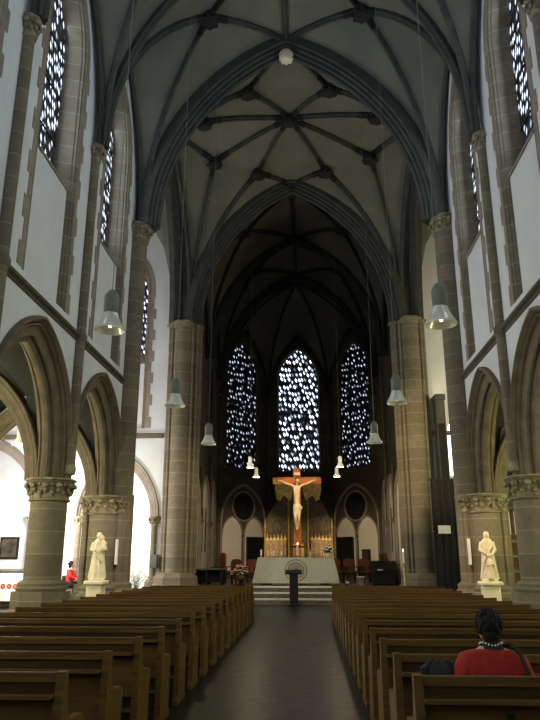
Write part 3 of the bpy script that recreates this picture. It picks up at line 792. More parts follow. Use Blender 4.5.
# ---- choir ----------------------------------------------------------------------
CX = 4.12
for side, s in SX.items():
    a, b = sorted((s*CX, s*(CX+.7)))
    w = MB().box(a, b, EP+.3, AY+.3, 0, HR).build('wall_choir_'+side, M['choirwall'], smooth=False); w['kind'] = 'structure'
    # blind arcade on the side wall: pale panels in pointed mouldings
    for k, ym in enumerate((27.2, 30.0, 32.3)):
        hw_ = 1.15 if k < 2 else .9
        pl = MB().extrude(arch_hole(ym, hw_, .9, 3.3, 1.75, 9), 'x', s*(CX-.03), s*(CX+.02)).build('plaster_panel', M['plaster_warm'], w, smooth=False)
        path = [(s*(CX-.02), u, z) for u, z in arch_hole(ym, hw_+.03, .7, 3.3, 1.8, 9)]
        Bv = Vector((-s,0,0))
        if Bv.cross(Vector((0,0,1))).y < 0: path = path[::-1]
        MB().sweep(path, [(-.10,-.02),(-.10,.07),(-.03,.12),(.03,.07),(.04,-.02)], Bv).build('blind_arch', M['quoin'], w)
        for dy in (-.45, .45):
            if k == 2: continue
            MB().box(min(s*(CX-.05), s*CX), max(s*(CX-.05), s*CX), ym+dy-.10, ym+dy+.10, 1.9, 3.75).build('niche_slit', M['black'], w, smooth=False)
    for k, ym in enumerate((25.95, 28.65, 31.25)):
        cp = thing('choir_shaft', 'slender stone shaft with leafy capital on the %s choir wall, %s from the crossing' % (side, (['first']+ordn)[k]), 'wall shaft', (s*(CX-.10), ym, 0), 0, '%s choir wall shafts' % side)
        MB().lathe([(.12, 0), (.12, .9), (.075, 1.0), (.075, 2.95)], 0, 0, 12).build('lower_shaft', M['quoin'], cp)
        capital_mb(MB(), 0, 0, .08, 2.93, 3.25, leaves=6, rt=.16).build('capital', M['capital'], cp)
        MB().lathe([(.06, 3.25), (.06, 5.4)] if k % 2 else [(.07, 3.25), (.07, ZC)], 0, 0, 10).build('upper_shaft', M['choirwall'], cp)
# apse walls
apw = ['apse_left_flank', 'apse_left', 'apse_back', 'apse_right', 'apse_right_flank']
for i in range(5):
    A, B_ = corners[i], corners[i+1]; L = (B_-A).length; ang = math.atan2(B_.y-A.y, B_.x-A.x)
    mid = (A+B_)/2
    has = i in (1, 2, 3)
    hw_ = 1.16 if i != 2 else 1.18; sill = 6.35; spr = 11.6; hh = 1.95
    holes = [arch_hole(0, hw_, sill, spr, hh, 9)] if has else []
    mb = plate([(-L/2-.3, 0), (L/2+.3, 0), (L/2+.3, HR), (-L/2-.3, HR)], holes, 'y', 0, .6)
    mt = Matrix.Translation((mid.x, mid.y, 0)) @ Matrix.Rotation(ang, 4, 'Z')
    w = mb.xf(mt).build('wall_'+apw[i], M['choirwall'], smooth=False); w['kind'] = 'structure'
    if has:
        window_n += 1; wr = struct('window_%d' % window_n); wr.location = (mid.x, mid.y, 0); wr.rotation_euler = (0, 0, ang)
        gp = arch_hole(0, hw_+.01, sill-.01, spr, hh+.01, 9)
        mb = MB().extrude(gp, 'y', .28, .31); g = mb.build('glass_pane', M['glass_apse' if i == 2 else 'glass_apse_side'], wr, smooth=False)
        uvl = g.data.uv_layers.new(name='UVMap')
        for lp in g.data.loops:
            co = g.data.vertices[lp.vertex_index].co; uvl.data[lp.index].uv = (co.x+i*3.3, co.z)
        path = [(u, 0, z) for u, z in gp]
        if Vector((0,1,0)).cross(Vector((0,0,1))).x < 0: path = path[::-1]
        MB().sweep(path, [(-.12,-.03),(-.02,-.06),(.02,.0),(.05,.12),(.07,.26),(-.02,.26),(-.12,.1)], (0,1,0)).build('window_jamb', M['choirwall'], wr)
        mb = MB()
        zz = sill+1.15
        while zz < spr+.9: mb.box(-hw_, hw_, .24, .28, zz-.02, zz+.02); zz += 1.15
        mb.box(-.42, -.38, .24, .28, sill, spr+1.2); mb.box(.38, .42, .24, .28, sill, spr+1.2)
        mb.build('saddle_bars', M['iron'], wr, smooth=False)
        # blind tracery below: pointed arch, rose, two lancets
        tr = MB()
        o2 = arch_hole(0, 1.52, .9, 3.45, 2.0, 10)
        circ = [(.72*math.cos(t*PI/12), 4.32+.72*math.sin(t*PI/12)) for t in range(24)]
        l1 = arch_hole(-.74, .66, 1.0, 2.85, .90, 7); l2 = arch_hole(.74, .66, 1.0, 2.85, .90, 7)
        plate(o2, [circ, l1, l2], 'y', -.10, .0).xf(mt).build('blind_tracery', M['choirwall'], w, smooth=False)
        ring = MB().tube([(.76*math.cos(t*PI/16), -.11, 4.32+.76*math.sin(t*PI/16)) for t in range(33)], .05, 6)
        for cx in (-.74, .74): ring.tube([(u, -.11, z) for u, z in arch_pts(cx, .69, 2.85, .94, 7)], .04, 6)
        ring.xf(mt).build('ring_moulding', M['quoin'], w)
        path = [(u, -.10, z) for u, z in o2]
        MB().sweep(path if Vector((0,1,0)).cross(Vector((0,0,1))).x > 0 else path[::-1], [(-.06,.1),(-.06,-.05),(0,-.09),(.06,-.05),(.07,.0),(.07,.1)], (0,1,0)).xf(mt).build('arch_moulding', M['quoin'], w)
        for cx in (-.74, .74):
            MB().extrude(arch_hole(cx, .68, .9, 2.85, .92, 7), 'y', -.05, .01).xf(mt).build('plaster_panel', M['plaster_warm'], w, smooth=False)
        MB().extrude(circ, 'y', -.06, .01).xf(mt).build('rose_panel', M['black'], w, smooth=False)
        mb = MB()
        for q in range(6):
            a = q*PI/3
            cc = [(.30*math.cos(t*PI/8)+.33*math.cos(a), -.07, 4.28+.33*math.sin(a)+.30*math.sin(t*PI/8)) for t in range(17)]
            mb.tube(cc, .025, 6)
        mb.xf(mt).build('rose_foils', M['ribdark'], w)
        # pale plaster fields between arch and floor
        MB().lathe([(.09, .3), (.06, .45), (.055, 2.55), (.10, 2.7)], 0, -.13, 10).xf(mt).build('tracery_colonnette', M['quoin'], w)
    # string under the windows
    trim_n += 1
    o = MB().box(-L/2, L/2, -.14, .0, 6.10, 6.26, .03).xf(mt).build('trim_%d' % trim_n, M['choirwall'], smooth=False); o['kind'] = 'structure'
for k, c in enumerate(corners):
    nm = ['left springing of the apse', 'left corner of the apse', 'left side of the middle window', 'right side of the middle window', 'right corner of the apse', 'right springing of the apse'][k]
    cp = thing('apse_shaft', 'dark clustered stone shaft rising at the %s' % nm, 'wall shaft', (c.x*.965, AY+(c.y-AY)*.965, 0), 0, 'apse corner shafts')
    MB().lathe([(.2, 0), (.2, .9), (.12, 1.0), (.12, ZC-.3)], 0, 0, 12).build('shaft', M['choirwall'], cp)
    capital_mb(MB(), 0, 0, .13, ZC-.35, ZV-.25, leaves=6, rt=.24).build('capital', M['choirwall'], cp)
# dark doorways in the tracery, and framed picture
def apse_frame(x, z0, z1, w, name, label, cat, mat, i):
    A, B_ = corners[i], corners[i+1]; ang = math.atan2(B_.y-A.y, B_.x-A.x); mid = (A+B_)/2
    t = thing(name, label, cat, (mid.x+x*math.cos(ang), mid.y+x*math.sin(ang), 0), ang)
    MB().box(-w/2+.04, w/2-.04, -.13, -.06, z0+.04, z1-.04).build('panel', mat, t, smooth=False)
    mb = MB()
    for q in ((-w/2, -w/2+.05, z0, z1), (w/2-.05, w/2, z0, z1), (-w/2, w/2, z0, z0+.05), (-w/2, w/2, z1-.05, z1)): mb.box(q[0], q[1], -.17, -.05, q[2], q[3])
    mb.build('frame', M['iron'], t, smooth=False)
    return t
apse_frame(.82, 1.0, 2.75, 1.15, 'dark_hanging', 'tall dark panel on the apse wall left of the high altar', 'wall panel', M['black'], 1)
apse_frame(-.82, 1.0, 2.75, 1.15, 'dark_hanging', 'tall dark panel on the apse wall right of the high altar', 'wall panel', M['black'], 3)
apse_frame(.62, 1.45, 2.1, .48, 'framed_picture', 'small dark framed picture on the pale apse wall to the right', 'picture', M['picturedark'], 3)

# sanctuary steps
stz = [(25.95, .22), (26.35, .42), (26.75, .62)]
mb = MB(); hi = MB()
for k, (y, z) in enumerate(stz):
    o = MB().box(-CX+.02 if k == 2 else -3.4, CX-.02 if k == 2 else 3.4, y, 38.2 if k == 2 else stz[k+1][0]+.1, 0, z).build('trim_%d' % (trim_n+1), M['marble'], smooth=False); trim_n += 1; o['kind'] = 'structure'
    xw = CX-.05 if k == 2 else 3.42
    MB().box(-xw, xw, y-.04, y+.16, z-.06, z+.006, .012).build('step_nosing', M['stepedge'], o, smooth=False)
ZP = .62
# altar
AYl = 27.7
al = thing('altar', 'altar table block hidden under the long white cloth before the crucifix', 'altar', (-.05, AYl, ZP))
MB().box(-1.44, 1.44, -.42, .42, .86, .98, .02).build('tabletop', M['marble'], al, smooth=False)
for x in (-1.15, 0, 1.15): MB().box(x-.22, x+.22, -.3, .3, 0, .86, .02).build('support', M['marble'], al, smooth=False)
# cloth: shell draping over the block with folds
def drape(hx, hy, zt, zb, flare, nfold=26, amp=.018, thick=.012):
    mb = MB(); ring = []
    per = []
    N = 120
    def rect(t, ex, ey):
        # t in 0..1 round a rectangle
        Pm = 4*(ex+ey); d = t*Pm
        if d < 2*ex: return (-ex+d, -ey)
        d -= 2*ex
        if d < 2*ey: return (ex, -ey+d)
        d -= 2*ey
        if d < 2*ex: return (ex-d, ey)
        d -= 2*ex
        return (-ex, ey-d)
    rows = 7
    for j in range(rows+1):
        f = j/rows; z = zt-(zt-zb)*f; e = .006+flare*f
        for i in range(N):
            x, y = rect(i/N, hx, hy)
            w = amp*f*math.sin(2*PI*nfold*i/N)+.4*amp*f*math.sin(2*PI*11*i/N+1)
            cx = abs(x) > hx-1e-6; 
            nx, ny = ((1 if x > 0 else -1), 0) if cx else (0, (1 if y > 0 else -1))
            mb.v.append((x+(x/hx)*e*1.0+nx*w, y+(y/hy)*e*.5+ny*w, z))
    for j in range(rows):
        for i in range(N):
            i2 = (i+1) % N; mb.f.append((j*N+i, j*N+i2, (j+1)*N+i2, (j+1)*N+i))
    mb.f.append(tuple(range(N)))
    return mb
ac_ = thing('altar_cloth', 'long white linen cloth with a round ornament draped over the free-standing altar', 'altar cloth', (-.05, AYl, ZP))
MB_ = drape(1.47, .46, 1.035, .10, .20); MB_.build('cloth', M['linen'], ac_)
mb = MB(); 
for r in (.42, .30):
    cc = [(r*math.cos(a*PI/16), -.535-.03*(1-(.56+r*math.sin(a*PI/16))), .56+r*math.sin(a*PI/16)*.95) for a in range(33)]
    mb.tube(cc, .012, 5)
for a in range(8):
    cc = [(q*math.cos(a*PI/8), -.54, .56+q*math.sin(a*PI/8)) for q in (-.30, .30)]; mb.tube(cc, .007, 4)
mb.build('embroidered_wheel', M['wood'], ac_)
MB().box(-1.48, 1.48, -.475, -.45, 1.025, 1.045).build('hem', M['lace'], ac_, smooth=False)
# altar candles
def candle_unit(name, label, loc, h=.17, r=.028, holder=True, group=None, lit=False):
    t = thing(name, label, 'candle', loc, 0, group)
    MB().lathe([(.055, 0), (.06, .015), (.025, .03), (.02, .06), (.045, .075), (.045, .085)], 0, 0, 12).build('holder', M['gold'], t)
    MB().lathe([(r, .08), (r, .08+h), (r*.3, .085+h)], 0, 0, 10).build('wax', M['paper'], t)
    MB().lathe([(.003, .08+h), (.003, .10+h)], 0, 0, 5).build('wick', M['black'], t)
    if lit: MB().ball((0, 0, .125+h), (.012, .012, .03), 8, 6).build('flame', M['flame'], t)
    return t
za = ZP+1.045
candle_unit('altar_candle', 'short white candle at the left end of the altar', (-1.42, AYl-.1, za), .22, .04, group='altar candles')
candle_unit('altar_candle', 'short white candle left of the altar centre, outer of two', (-1.0, AYl-.1, za), .12, group='altar candles')
candle_unit('altar_candle', 'short white candle left of the altar centre, inner of two', (-.62, AYl-.1, za), .16, group='altar candles')
candle_unit('altar_candle', 'short white candle right of the altar centre beside the flower vase', (.52, AYl-.1, za), .16, group='altar candles')
candle_unit('altar_candle', 'tall lit white candle in the middle of the altar', (0.02, AYl-.12, za), .40, .045, lit=True, group='altar candles')
# dark bookstand on the altar behind the candle
t = thing('altar_cross_stand', 'small dark missal stand on the altar behind the middle candle', 'book stand', (0, AYl+.12, za))
MB().box(-.30, .30, -.03, .03, .38, .44, .008).build('ledge', M['iron'], t, smooth=False)
MB().lathe([(.12, 0), (.10, .03), (.03, .05), (.03, .38)], 0, 0, 12).build('foot', M['iron'], t)
# white flowers vase
def bouquet(name, label, cat, loc, R, n, mats, potmat, ph, pr, leafn=30, cup=None, group=None):
    t = thing(name, label, cat, loc, 0, group)
    MB().lathe([(pr*.6, 0), (pr*.75, .02), (pr, ph*.55), (pr*.8, ph*.85), (pr*.95, ph), (pr*.8, ph), (pr*.6, ph*.6)], 0, 0, 14).build('vase', potmat, t)
    st = MB(); lf = MB(); fl = [MB() for _ in mats]
    for i in range(n):
        a = random.uniform(0, 2*PI); e = math.acos(random.uniform(.05, 1)); rr = R*random.uniform(.75, 1)
        p = Vector((rr*math.sin(e)*math.cos(a), rr*math.sin(e)*math.sin(a), ph+rr*math.cos(e)*.95))
        st.tube([(0, 0, ph*.8), p*.55+Vector((0,0,.1*R)), p], .005, 4)
        m = fl[i % len(mats)]
        for q in range(5):
            b = q*2*PI/5; m.ball((p.x+.028*math.cos(b), p.y+.028*math.sin(b), p.z), (.028, .028, .018), 6, 4)
        m.ball(tuple(p), (.02, .02, .024), 6, 4)
    for i in range(leafn):
        a = random.uniform(0, 2*PI); rr = R*random.uniform(.5, 1.05); e = random.uniform(.2, 1.5)
        p = Vector((rr*math.sin(e)*math.cos(a), rr*math.sin(e)*math.sin(a), ph+rr*math.cos(e)*.85))
        d = p.normalized(); sd = d.cross(Vector((0,0,1))).normalized()*.03
        q = p-d*.10
        lf.add([q, (q+p)/2+sd+Vector((0,0,.008)), p, (q+p)/2-sd+Vector((0,0,.008)), (q+p)/2-Vector((0,0,.004))], [(0,1,4),(1,2,4),(2,3,4),(3,0,4),(0,1,2,3)])
    st.build('stems', M['leaf'], t); o = lf.build('leaves', M['leaf'], t); o['kind'] = 'stuff'
    for m, k in zip(fl, mats): m.build('blossoms', M[k], t)
    return t
bouquet('flower_vase', 'white vase of pale flowers standing on the right end of the altar', 'flowers', (1.22, AYl-.05, za), .30, 20, ['petalwhite', 'petalwhite'], M['white'], .20, .09, 60)
t = thing('flower_stand', 'small dark stand carrying the red and pink flowers left of the altar', 'stand', (-2.22, AYl-.25, ZP))
MB().lathe([(.20, 0), (.20, .03), (.05, .06), (.04, .18), (.17, .20), (.17, .22)], 0, 0, 14).build('stand', M['iron'], t)
bouquet('flower_pot', 'bowl of red and pink flowers on the floor left of the altar', 'flowers', (-2.22, AYl-.25, ZP+.22), .40, 60, ['petalred', 'petalwhite', 'petalred'], M['terracotta'], .18, .16, 70)
bouquet('flower_vase', 'tiny arrangement on the step beside the right end of the altar cloth', 'flowers', (1.88, AYl-.35, ZP), .08, 6, ['petalwhite'], M['black'], .08, .05, 10)

# ambo / slim black stand in front of the steps
t = thing('lectern', 'slim black iron lectern standing in front of the steps before the altar', 'lectern', (-.10, 25.62, 0))
MB().box(-.24, .24, -.2, .2, 0, .035, .01).build('foot', M['iron'], t, smooth=False)
MB().box(-.155, .155, -.06, .06, .035, 1.08, .015).build('column', M['iron'], t, smooth=False)
mb = MB(); mb.box(-.30, .30, -.2, .2, -.02, .02, .008); mb.box(-.30, .30, -.21, -.19, .0, .05)
mb.xf(Matrix.Translation((0, 0, 1.15)) @ Matrix.Rotation(math.radians(18), 4, 'X')).build('desk', M['iron'], t, smooth=False)

# crucifix
CY = 28.9
t = thing('crucifix', 'large wooden crucifix with pale carved figure hanging above the altar', 'crucifix', (0, CY, 0))
MB().box(-.155, .155, .0, .10, ZP, 5.33, .012).build('upright', M['crosswood'], t, smooth=False)
MB().box(-1.02, 1.02, -.02, .08, 4.66, 4.93, .012).build('crossbeam', M['crosswood'], t, smooth=False)
V = [(0,-.14,3.62),(0,-.16,3.85),(0,-.16,4.12),(0,-.15,4.42),(0,-.16,4.60),(0.03,-.22,4.74),
     (-.17,-.12,4.58),(-.42,-.09,4.66),(-.62,-.07,4.76),(-.71,-.07,4.80),
     (.17,-.12,4.58),(.42,-.09,4.66),(.62,-.07,4.76),(.71,-.07,4.80),
     (-.075,-.16,3.60),(-.07,-.26,3.22),(-.03,-.14,2.86),(-.02,-.16,2.76),
     (.075,-.16,3.60),(.08,-.25,3.22),(.03,-.14,2.86),(.02,-.17,2.76)]
E_ = [(0,1),(1,2),(2,3),(3,4),(4,5),(3,6),(6,7),(7,8),(8,9),(3,10),(10,11),(11,12),(12,13),(0,14),(14,15),(15,16),(16,17),(0,18),(18,19),(19,20),(20,21)]
Rr = [(.13,.09),(.11,.08),(.13,.09),(.15,.10),.05,.055,.055,.045,.035,.03,.055,.045,.035,.03,.085,.06,.04,.032,.085,.06,.04,.032]
bd = skin(V, E_, Rr, 0, 2)
bd.ball((0.04,-.22,4.80), (.095,.10,.13), 12, 9)
for sx in (-1, 1):
    for q in range(5):
        a = (-.6+.3*q); bd.tube([(sx*.71,-.07,4.80), (sx*(.71+.06*math.cos(a)), -.09, 4.80+.06*math.sin(a)), (sx*(.71+.085*math.cos(a)), -.12, 4.80+.085*math.sin(a))], [.012,.010,.007], 5)
bd.ball((0.04,-.315,4.79), (.015,.025,.03), 6, 5)
fg = bd.build('carved_figure', M['corpus'], t)
mb = MB(); mb.lathe([(.125, 3.32), (.16, 3.42), (.165, 3.62), (.15, 3.78), (.13, 3.80)], 0, -.15, 24, sx=1, sy=.72, fn=lambda r, z, a: r*(1+.07*math.sin(9*a+z*14)))
mb.tube([(.12,-.2,3.74),(.19,-.2,3.66),(.17,-.2,3.40)], [.03,.04,.02], 6)
mb.build('loincloth', M['statue'], fg)
MB().lathe([(.10, 4.80), (.115, 4.86), (.105, 4.91), (.05, 4.945)], .04, -.205, 14).build('hair', M['wood'], fg)
MB().box(-.35, .35, -.2, .3, ZP, ZP+.10, .01).build('foot_block', M['marble'], t, smooth=False)
MB().box(-.13, .13, -.06, .0, 5.02, 5.14, .008).build('title_board', M['statue'], t, smooth=False)

# reredos / high altar at the back of the apse
HY = 35.9
t = thing('high_altar', 'carved and gilded high altar with reredos behind the crucifix', 'high altar', (-.05, HY, ZP))
MB().box(-1.75, 1.75, -.7, .35, 0, .98, .03).build('mensa', M['marble'], t, smooth=False)
MB().box(-1.80, 1.80, -.75, .38, .98, 1.08, .02).build('mensa_slab', M['wood'], t, smooth=False)
for s in (-1, 1):
    mb = MB(); mb.box(s*1.15-.52, s*1.15+.52, -.15, .25, 1.10, 1.95, .02)
    for i in range(4):
        for j in range(3):
            fx = s*1.15-.38+i*.25; mb.ball((fx, -.17, 1.25+.23*j+random.uniform(-.02,.02)), (.065, .06, .11), 8, 6)
            mb.ball((fx, -.2, 1.36+.23*j), (.035, .04, .04), 6, 5)
    mb.build('relief_panel', M['relief'], t)
    mb = MB()
    for i in range(6):
        x = s*1.15-.46+i*.184; mb.lathe([(.045, 1.93), (.05, 2.0), (.03, 2.05), (.012, 2.22), (.02, 2.25), (.0, 2.28)], x, -.02, 6)
        mb.extrude([(x-.09, 1.95), (x, 2.12), (x+.09, 1.95)], 'y', -.06, -.02)
    mb.box(s*1.15-.55, s*1.15+.55, -.18, .27, 1.90, 1.97, .01)
    mb.build('gilded_cresting', M['gold'], t)
    # painted wings
    pts = [(s*.42, 1.98), (s*1.62, 1.98), (s*1.62, 3.0), (s*1.35, 3.5), (s*.85, 4.0), (s*.42, 4.2)]
    MB().extrude(pts, 'y', .05, .16).build('painted_wing', M['painted'], t, smooth=False)
    mb = MB(); mb.sweep([(p[0], .03, p[1]) for p in pts], [(-.04,-.03),(.04,-.03),(.04,.05),(-.04,.05)], (0,1,0)); mb.build('wing_frame', M['wood'], t, smooth=False)
    # carved figure rows on wings
    mb = MB()
    for q in range(5):
        x = s*(.62+.2*q); mb.lathe([(.07, 2.2), (.08, 2.5), (.05, 2.75), (.06, 2.8), (.05, 2.9), (.0, 2.94)], x, .0, 8, sy=.6)
    mb.build('carved_saints', M['painted'], t)
    # gilded spandrels
    pts = [(s*.22, 4.3), (s*.35, 5.15), (s*1.15, 5.15), (s*1.22, 4.55), (s*1.12, 4.0), (s*.95, 3.9), (s*.75, 4.2), (s*.34, 3.85)]
    mb = MB().extrude(pts, 'y', -.03, .06)
    for q in range(6): mb.ball((s*(.40+.12*q), -.04, 4.5+.09*q-.12*(q % 2)), (.06, .03, .06), 6, 5)
    mb.build('gilded_spandrel', M['gold'], t)
mb = MB(); mb.box(-.42, .42, -.10, .22, 1.08, 3.6, .02); mb.extrude([(-.5, 3.6), (0, 5.2), (.5, 3.6)], 'y', -.05, .15); mb.build('centre_shrine', M['painted'], t, smooth=False)
for x in (-.50, .50, -1.72, 1.72):
    zt = 4.3 if abs(x) < 1 else 3.1
    MB().lathe([(.07, 1.08), (.06, 1.2), (.05, zt-.6), (.09, zt-.55), (.05, zt-.45), (.04, zt-.3), (.0, zt)], x, -.08, 8).build('pinnacle', M['gold'], t)
MB().box(-.28, .28, -.25, -.05, 1.09, 1.75, .02).build('tabernacle', M['gold'], t, smooth=False)
for k, x in enumerate((-1.55, -1.25, 1.25, 1.55)):
    candle_unit('high_altar_candle', 'white candle on the high altar, %s' % ['far left', 'second from left', 'third from left', 'far right'][k], (x-.05, HY-.55, ZP+1.082), .25, .03, group='candles on the high altar')

# ---- choir furniture ---------------------------------------------------------------
def chair(loc, rz, label, mat, group=None, tall=1.0, arm=True):
    t = thing('armchair', label, 'chair', loc, rz, group)
    MB().box(-.27, .27, -.25, .25, .40, .50, .03).build('seat', mat, t, smooth=False)
    mb = MB(); mb.extrude([(-.27, .48), (.27, .48), (.27, tall-.12), (.18, tall-.03), (0, tall), (-.18, tall-.03), (-.27, tall-.12)], 'y', .20, .27); mb.build('backrest', mat, t, smooth=False)
    for x in (-.25, .25):
        for y in (-.22, .23): MB().box(x-.022, x+.022, y-.022, y+.022, 0, .41).build('leg', M['pewdark'], t, smooth=False)
        if arm:
            MB().box(x-.03, x+.03, -.25, .22, .64, .68, .008).build('armrest', M['pewdark'], t, smooth=False)
            MB().box(x-.018, x+.018, -.22, -.18, .48, .65).build('arm_post', M['pewdark'], t, smooth=False)
    return t
chair((-3.42, 29.9, ZP), math.radians(-60), 'reddish high-backed armchair against the left choir wall', M['redwood'], tall=1.25)
chair((-2.85, 30.9, ZP), math.radians(-25), 'brown armchair behind the red flowers, left one', M['leather'], tall=1.0)
chair((-2.12, 31.1, ZP), math.radians(-15), 'brown armchair behind the red flowers, right one', M['leather'], tall=1.0)
for k, x in enumerate((1.62, 2.28, 2.94)):
    chair((x, 30.9-.1*k, ZP), math.radians(12+6*k), 'reddish-brown armchair right of the altar, %s of three' % ['leftmost', 'middle', 'rightmost'][k], M['leather'], 'armchairs right of the altar', tall=1.02)
# long dark desk on the left, with cloth top
t = thing('choir_desk', 'long dark table with thin grey top in the choir left of the altar', 'table', (-3.6, 28.1, ZP))
MB().box(-.52, .75, -.45, .45, .58, .63, .01).build('tabletop', M['metalgrey'], t, smooth=False)
for x in (-.42, .02, .62):
    for y in (-.38, .38): MB().box(x-.05, x+.05, y-.05, y+.05, 0, .58).build('leg', M['black'], t, smooth=False)
MB().box(-.42, .62, .10, .35, .10, .56, .01).build('modesty_panel', M['black'], t, smooth=False)
t = thing('side_bench', 'low black bench with cushion between the dark table and brown chairs', 'bench', (-2.60, 28.75, ZP))
MB().box(-.12, .35, -.2, .2, .36, .46, .02).build('seat', M['black'], t, smooth=False)
for x in (-.08, .30): MB().box(x-.03, x+.03, -.16, .16, 0, .36).build('leg', M['black'], t, smooth=False)
# dark organ console right
t = thing('organ_console', 'low black console with sheet of white paper right of the altar', 'organ console', (3.42, 28.1, ZP))
MB().box(-.48, .46, -.35, .40, 0, .66, .06).build('body', M['black'], t, smooth=False)
MB().extrude([(-.10, .66), (.40, .66), (.40, .92), (.15, .90), (-.02, .80)], 'x', -.50, .48).build('upper_case', M['black'], t, smooth=False)
MB().box(-.30, -.08, -.36, -.34, .55, .60).build('music_sheet', M['paper'], t, smooth=False)
MB().box(-.42, .40, -.43, -.30, .5, .56, .01).build('key_slip', M['black'], t, smooth=False)
t = thing('credence_table', 'small pale stone pedestal beside the black console', 'pedestal', (2.45, 27.6, ZP))
MB().box(-.12, .12, -.12, .12, 0, .30, .01).build('block', M['marble'], t, smooth=False)
MB().box(-.15, .15, -.15, .15, .30, .34, .008).build('top_slab', M['stepedge'], t, smooth=False)
t = thing('choir_stall', 'dark wooden choir stall against the right choir wall', 'choir stall', (3.62, 32.55, ZP))
MB().box(-.35, .30, -1.0, 1.0, .1, .5, .02).build('seat', M['pewdark'], t, smooth=False); MB().box(.18, .30, -1.0, 1.0, .5, 1.25, .02).build('backrest', M['wood'], t, smooth=False)
for y in (-1.0, 0, 1.0): MB().box(-.35, .3, y-.03, y+.03, 0, .8, .01).build('stall_end', M['pewdark'], t, smooth=False)

# tall candle stand in front of right pier
t = thing('paschal_candle', 'tall white candle on a slim stand in front of the right choir pier', 'candle', (3.62, 23.75, 0))
MB().lathe([(.16, 0), (.14, .04), (.03, .08), (.022, .6), (.04, .65), (.022, .7), (.022, 1.42), (.07, 1.46), (.07, 1.49)], 0, 0, 14).build('stand', M['gold'], t)
MB().lathe([(.03, 1.49), (.03, 1.85), (.008, 1.86)], 0, 0, 12).build('wax', M['paper'], t)
MB().ball((0, 0, 1.89), (.014, .014, .03), 8, 6).build('flame', M['flame'], t)
t = thing('wall_box', 'small grey box fixed at the foot of the left choir pier', 'box', (-5.02, 24.62, 1.30))
MB().box(-.14, .14, -.12, .14, 0, .46, .015).build('case', M['metalgrey'], t, smooth=False)
MB().box(-.10, .10, -.135, -.12, .06, .38, .005).build('lid', M['metalgrey'], t, smooth=False)

# ---- pendant lamps -------------------------------------------------------------------
def lamp(loc, label, lit=False, zc=16.3, group='pendant lamps over the nave', sc=1.0):
    t = thing('pendant_lamp', label, 'pendant lamp', loc, 0, group)
    MB().lathe([(.045, .56), (.06, .54), (.085, .50), (.10, .46), (.095, .24), (.09, .20)], 0, 0, 20).build('housing', M['lampgrey' if not lit else 'shadelit'], t)
    MB().lathe([(.098, .235), (.105, .20), (.125, .15), (.155, .09), (.185, .04), (.20, .012), (.20, .0), (.192, .0), (.176, .04), (.146, .09), (.115, .15), (.09, .20)], 0, 0, 24, cap=False).build('shade', M['shade' if not lit else 'shadelit'], t)
    MB().ball((0, 0, .09), (.03, .03, .05), 10, 7).build('bulb', M['bulblit' if lit else 'bulb'], t)
    MB().lathe([(.005, .55), (.005, (zc-loc[2])/sc)], 0, 0, 5).build('cord', M['lampgrey'], t)
    if sc != 1: t.scale = (sc, sc, sc)
    return t
nm = ['nearest', 'second nearest', 'third nearest']
for side, s in SX.items():
    for k, y in enumerate((8.2, 12.7, 17.25)):
        lamp((s*2.13+(.05 if s > 0 else .03), y, 4.44), 'bell-shaped pendant lamp on a long cord over the %s pews, %s of its row' % (side, nm[k]), zc=[15.2, 15.6, 15.6][k])
    lamp((s*1.66, 25.0, 4.85), 'glowing cream pendant lamp in the choir on the %s, front one' % side, True, 15.0, 'lit choir lamps', .72)
    lamp((s*1.66, 28.0, 4.85), 'glowing pinkish pendant lamp in the choir on the %s, rear one' % side, True, 15.0, 'lit choir lamps', .72)
lamp((-8.45, 20.3, 5.0), 'white pendant lamp hanging in the left transept', True, 15.5, 'lit transept lamps')

# ---- pews --------------------------------------------------------------------------------
SITE[0] = False
PX0, PX1 = 1.06, 3.86
def make_pew():
    t = thing('pew', 'pew', 'pew', (0, 0, 0), 0)
    L = PX1-PX0
    # origin: aisle end at x=0, runs to +x; back plane at y=0, sitter faces +y
    MB().box(.05, L-.05, -.022, .018, .845, .905, .006).build('top_rail', M['pew'], t, smooth=False)
    MB().box(.05, L-.05, -.004, .010, .735, .85).build('ledge_shade_board', M['pewdark'], t, smooth=False)  # dark board standing in for the shade under the book ledge
    MB().box(.05, L-.05, -.012, .012, .42, .745, .004).build('back_panel', M['pew'], t, smooth=False)
    mb = MB(); mb.box(.05, L-.05, -.13, .0, .768, .782, .004); mb.box(.05, L-.05, -.135, -.12, .768, .795, .003); mb.build('book_ledge', M['pew'], t, smooth=False)
    MB().box(.05, L-.05, .01, .42, .42, .45, .01).build('seat', M['pew'], t, smooth=False)
    for x in (0, L-.05):
        pts = [(-.10, 0), (.42, 0), (.42, .05), (.38, .08), (.38, .42), (.40, .50), (.40, .58), (.36, .61), (.14, .62), (.07, .68), (.035, .80), (.032, .91), (-.035, .91), (-.04, .80), (-.06, .70), (-.06, .10), (-.10, .05)]
        MB().extrude(pts, 'x', x, x+.055).build('end_panel', M['pew'], t, smooth=False)
    for x in (.55, 1.4, 2.25):
        MB().box(x-.022, x+.022, -.05, -.012, .655, .705, .01).build('hat_hook', M['black'], t, smooth=False)
    mb = MB(); mb.box(.10, L-.10, -.40, -.24, .155, .195, .012); mb.build('kneeler', M['pewdark'], t, smooth=False)
    for x in (.14, 1.4, L-.17): MB().box(x, x+.035, -.38, -.04, .0, .16, .005).build('kneeler_foot', M['pewdark'], t, smooth=False)
    MB().box(1.36, 1.41, .02, .36, 0, .42).build('seat_support', M['pewdark'], t, smooth=False)
    return t
pew0 = make_pew()
rows = [4.47+.978*k for k in range(16)]
on = ['nearest', 'second', 'third', 'fourth', 'fifth', 'sixth', 'seventh', 'eighth', 'ninth', 'tenth', 'eleventh', 'twelfth', 'thirteenth', 'fourteenth', 'second last', 'frontmost']
used = False
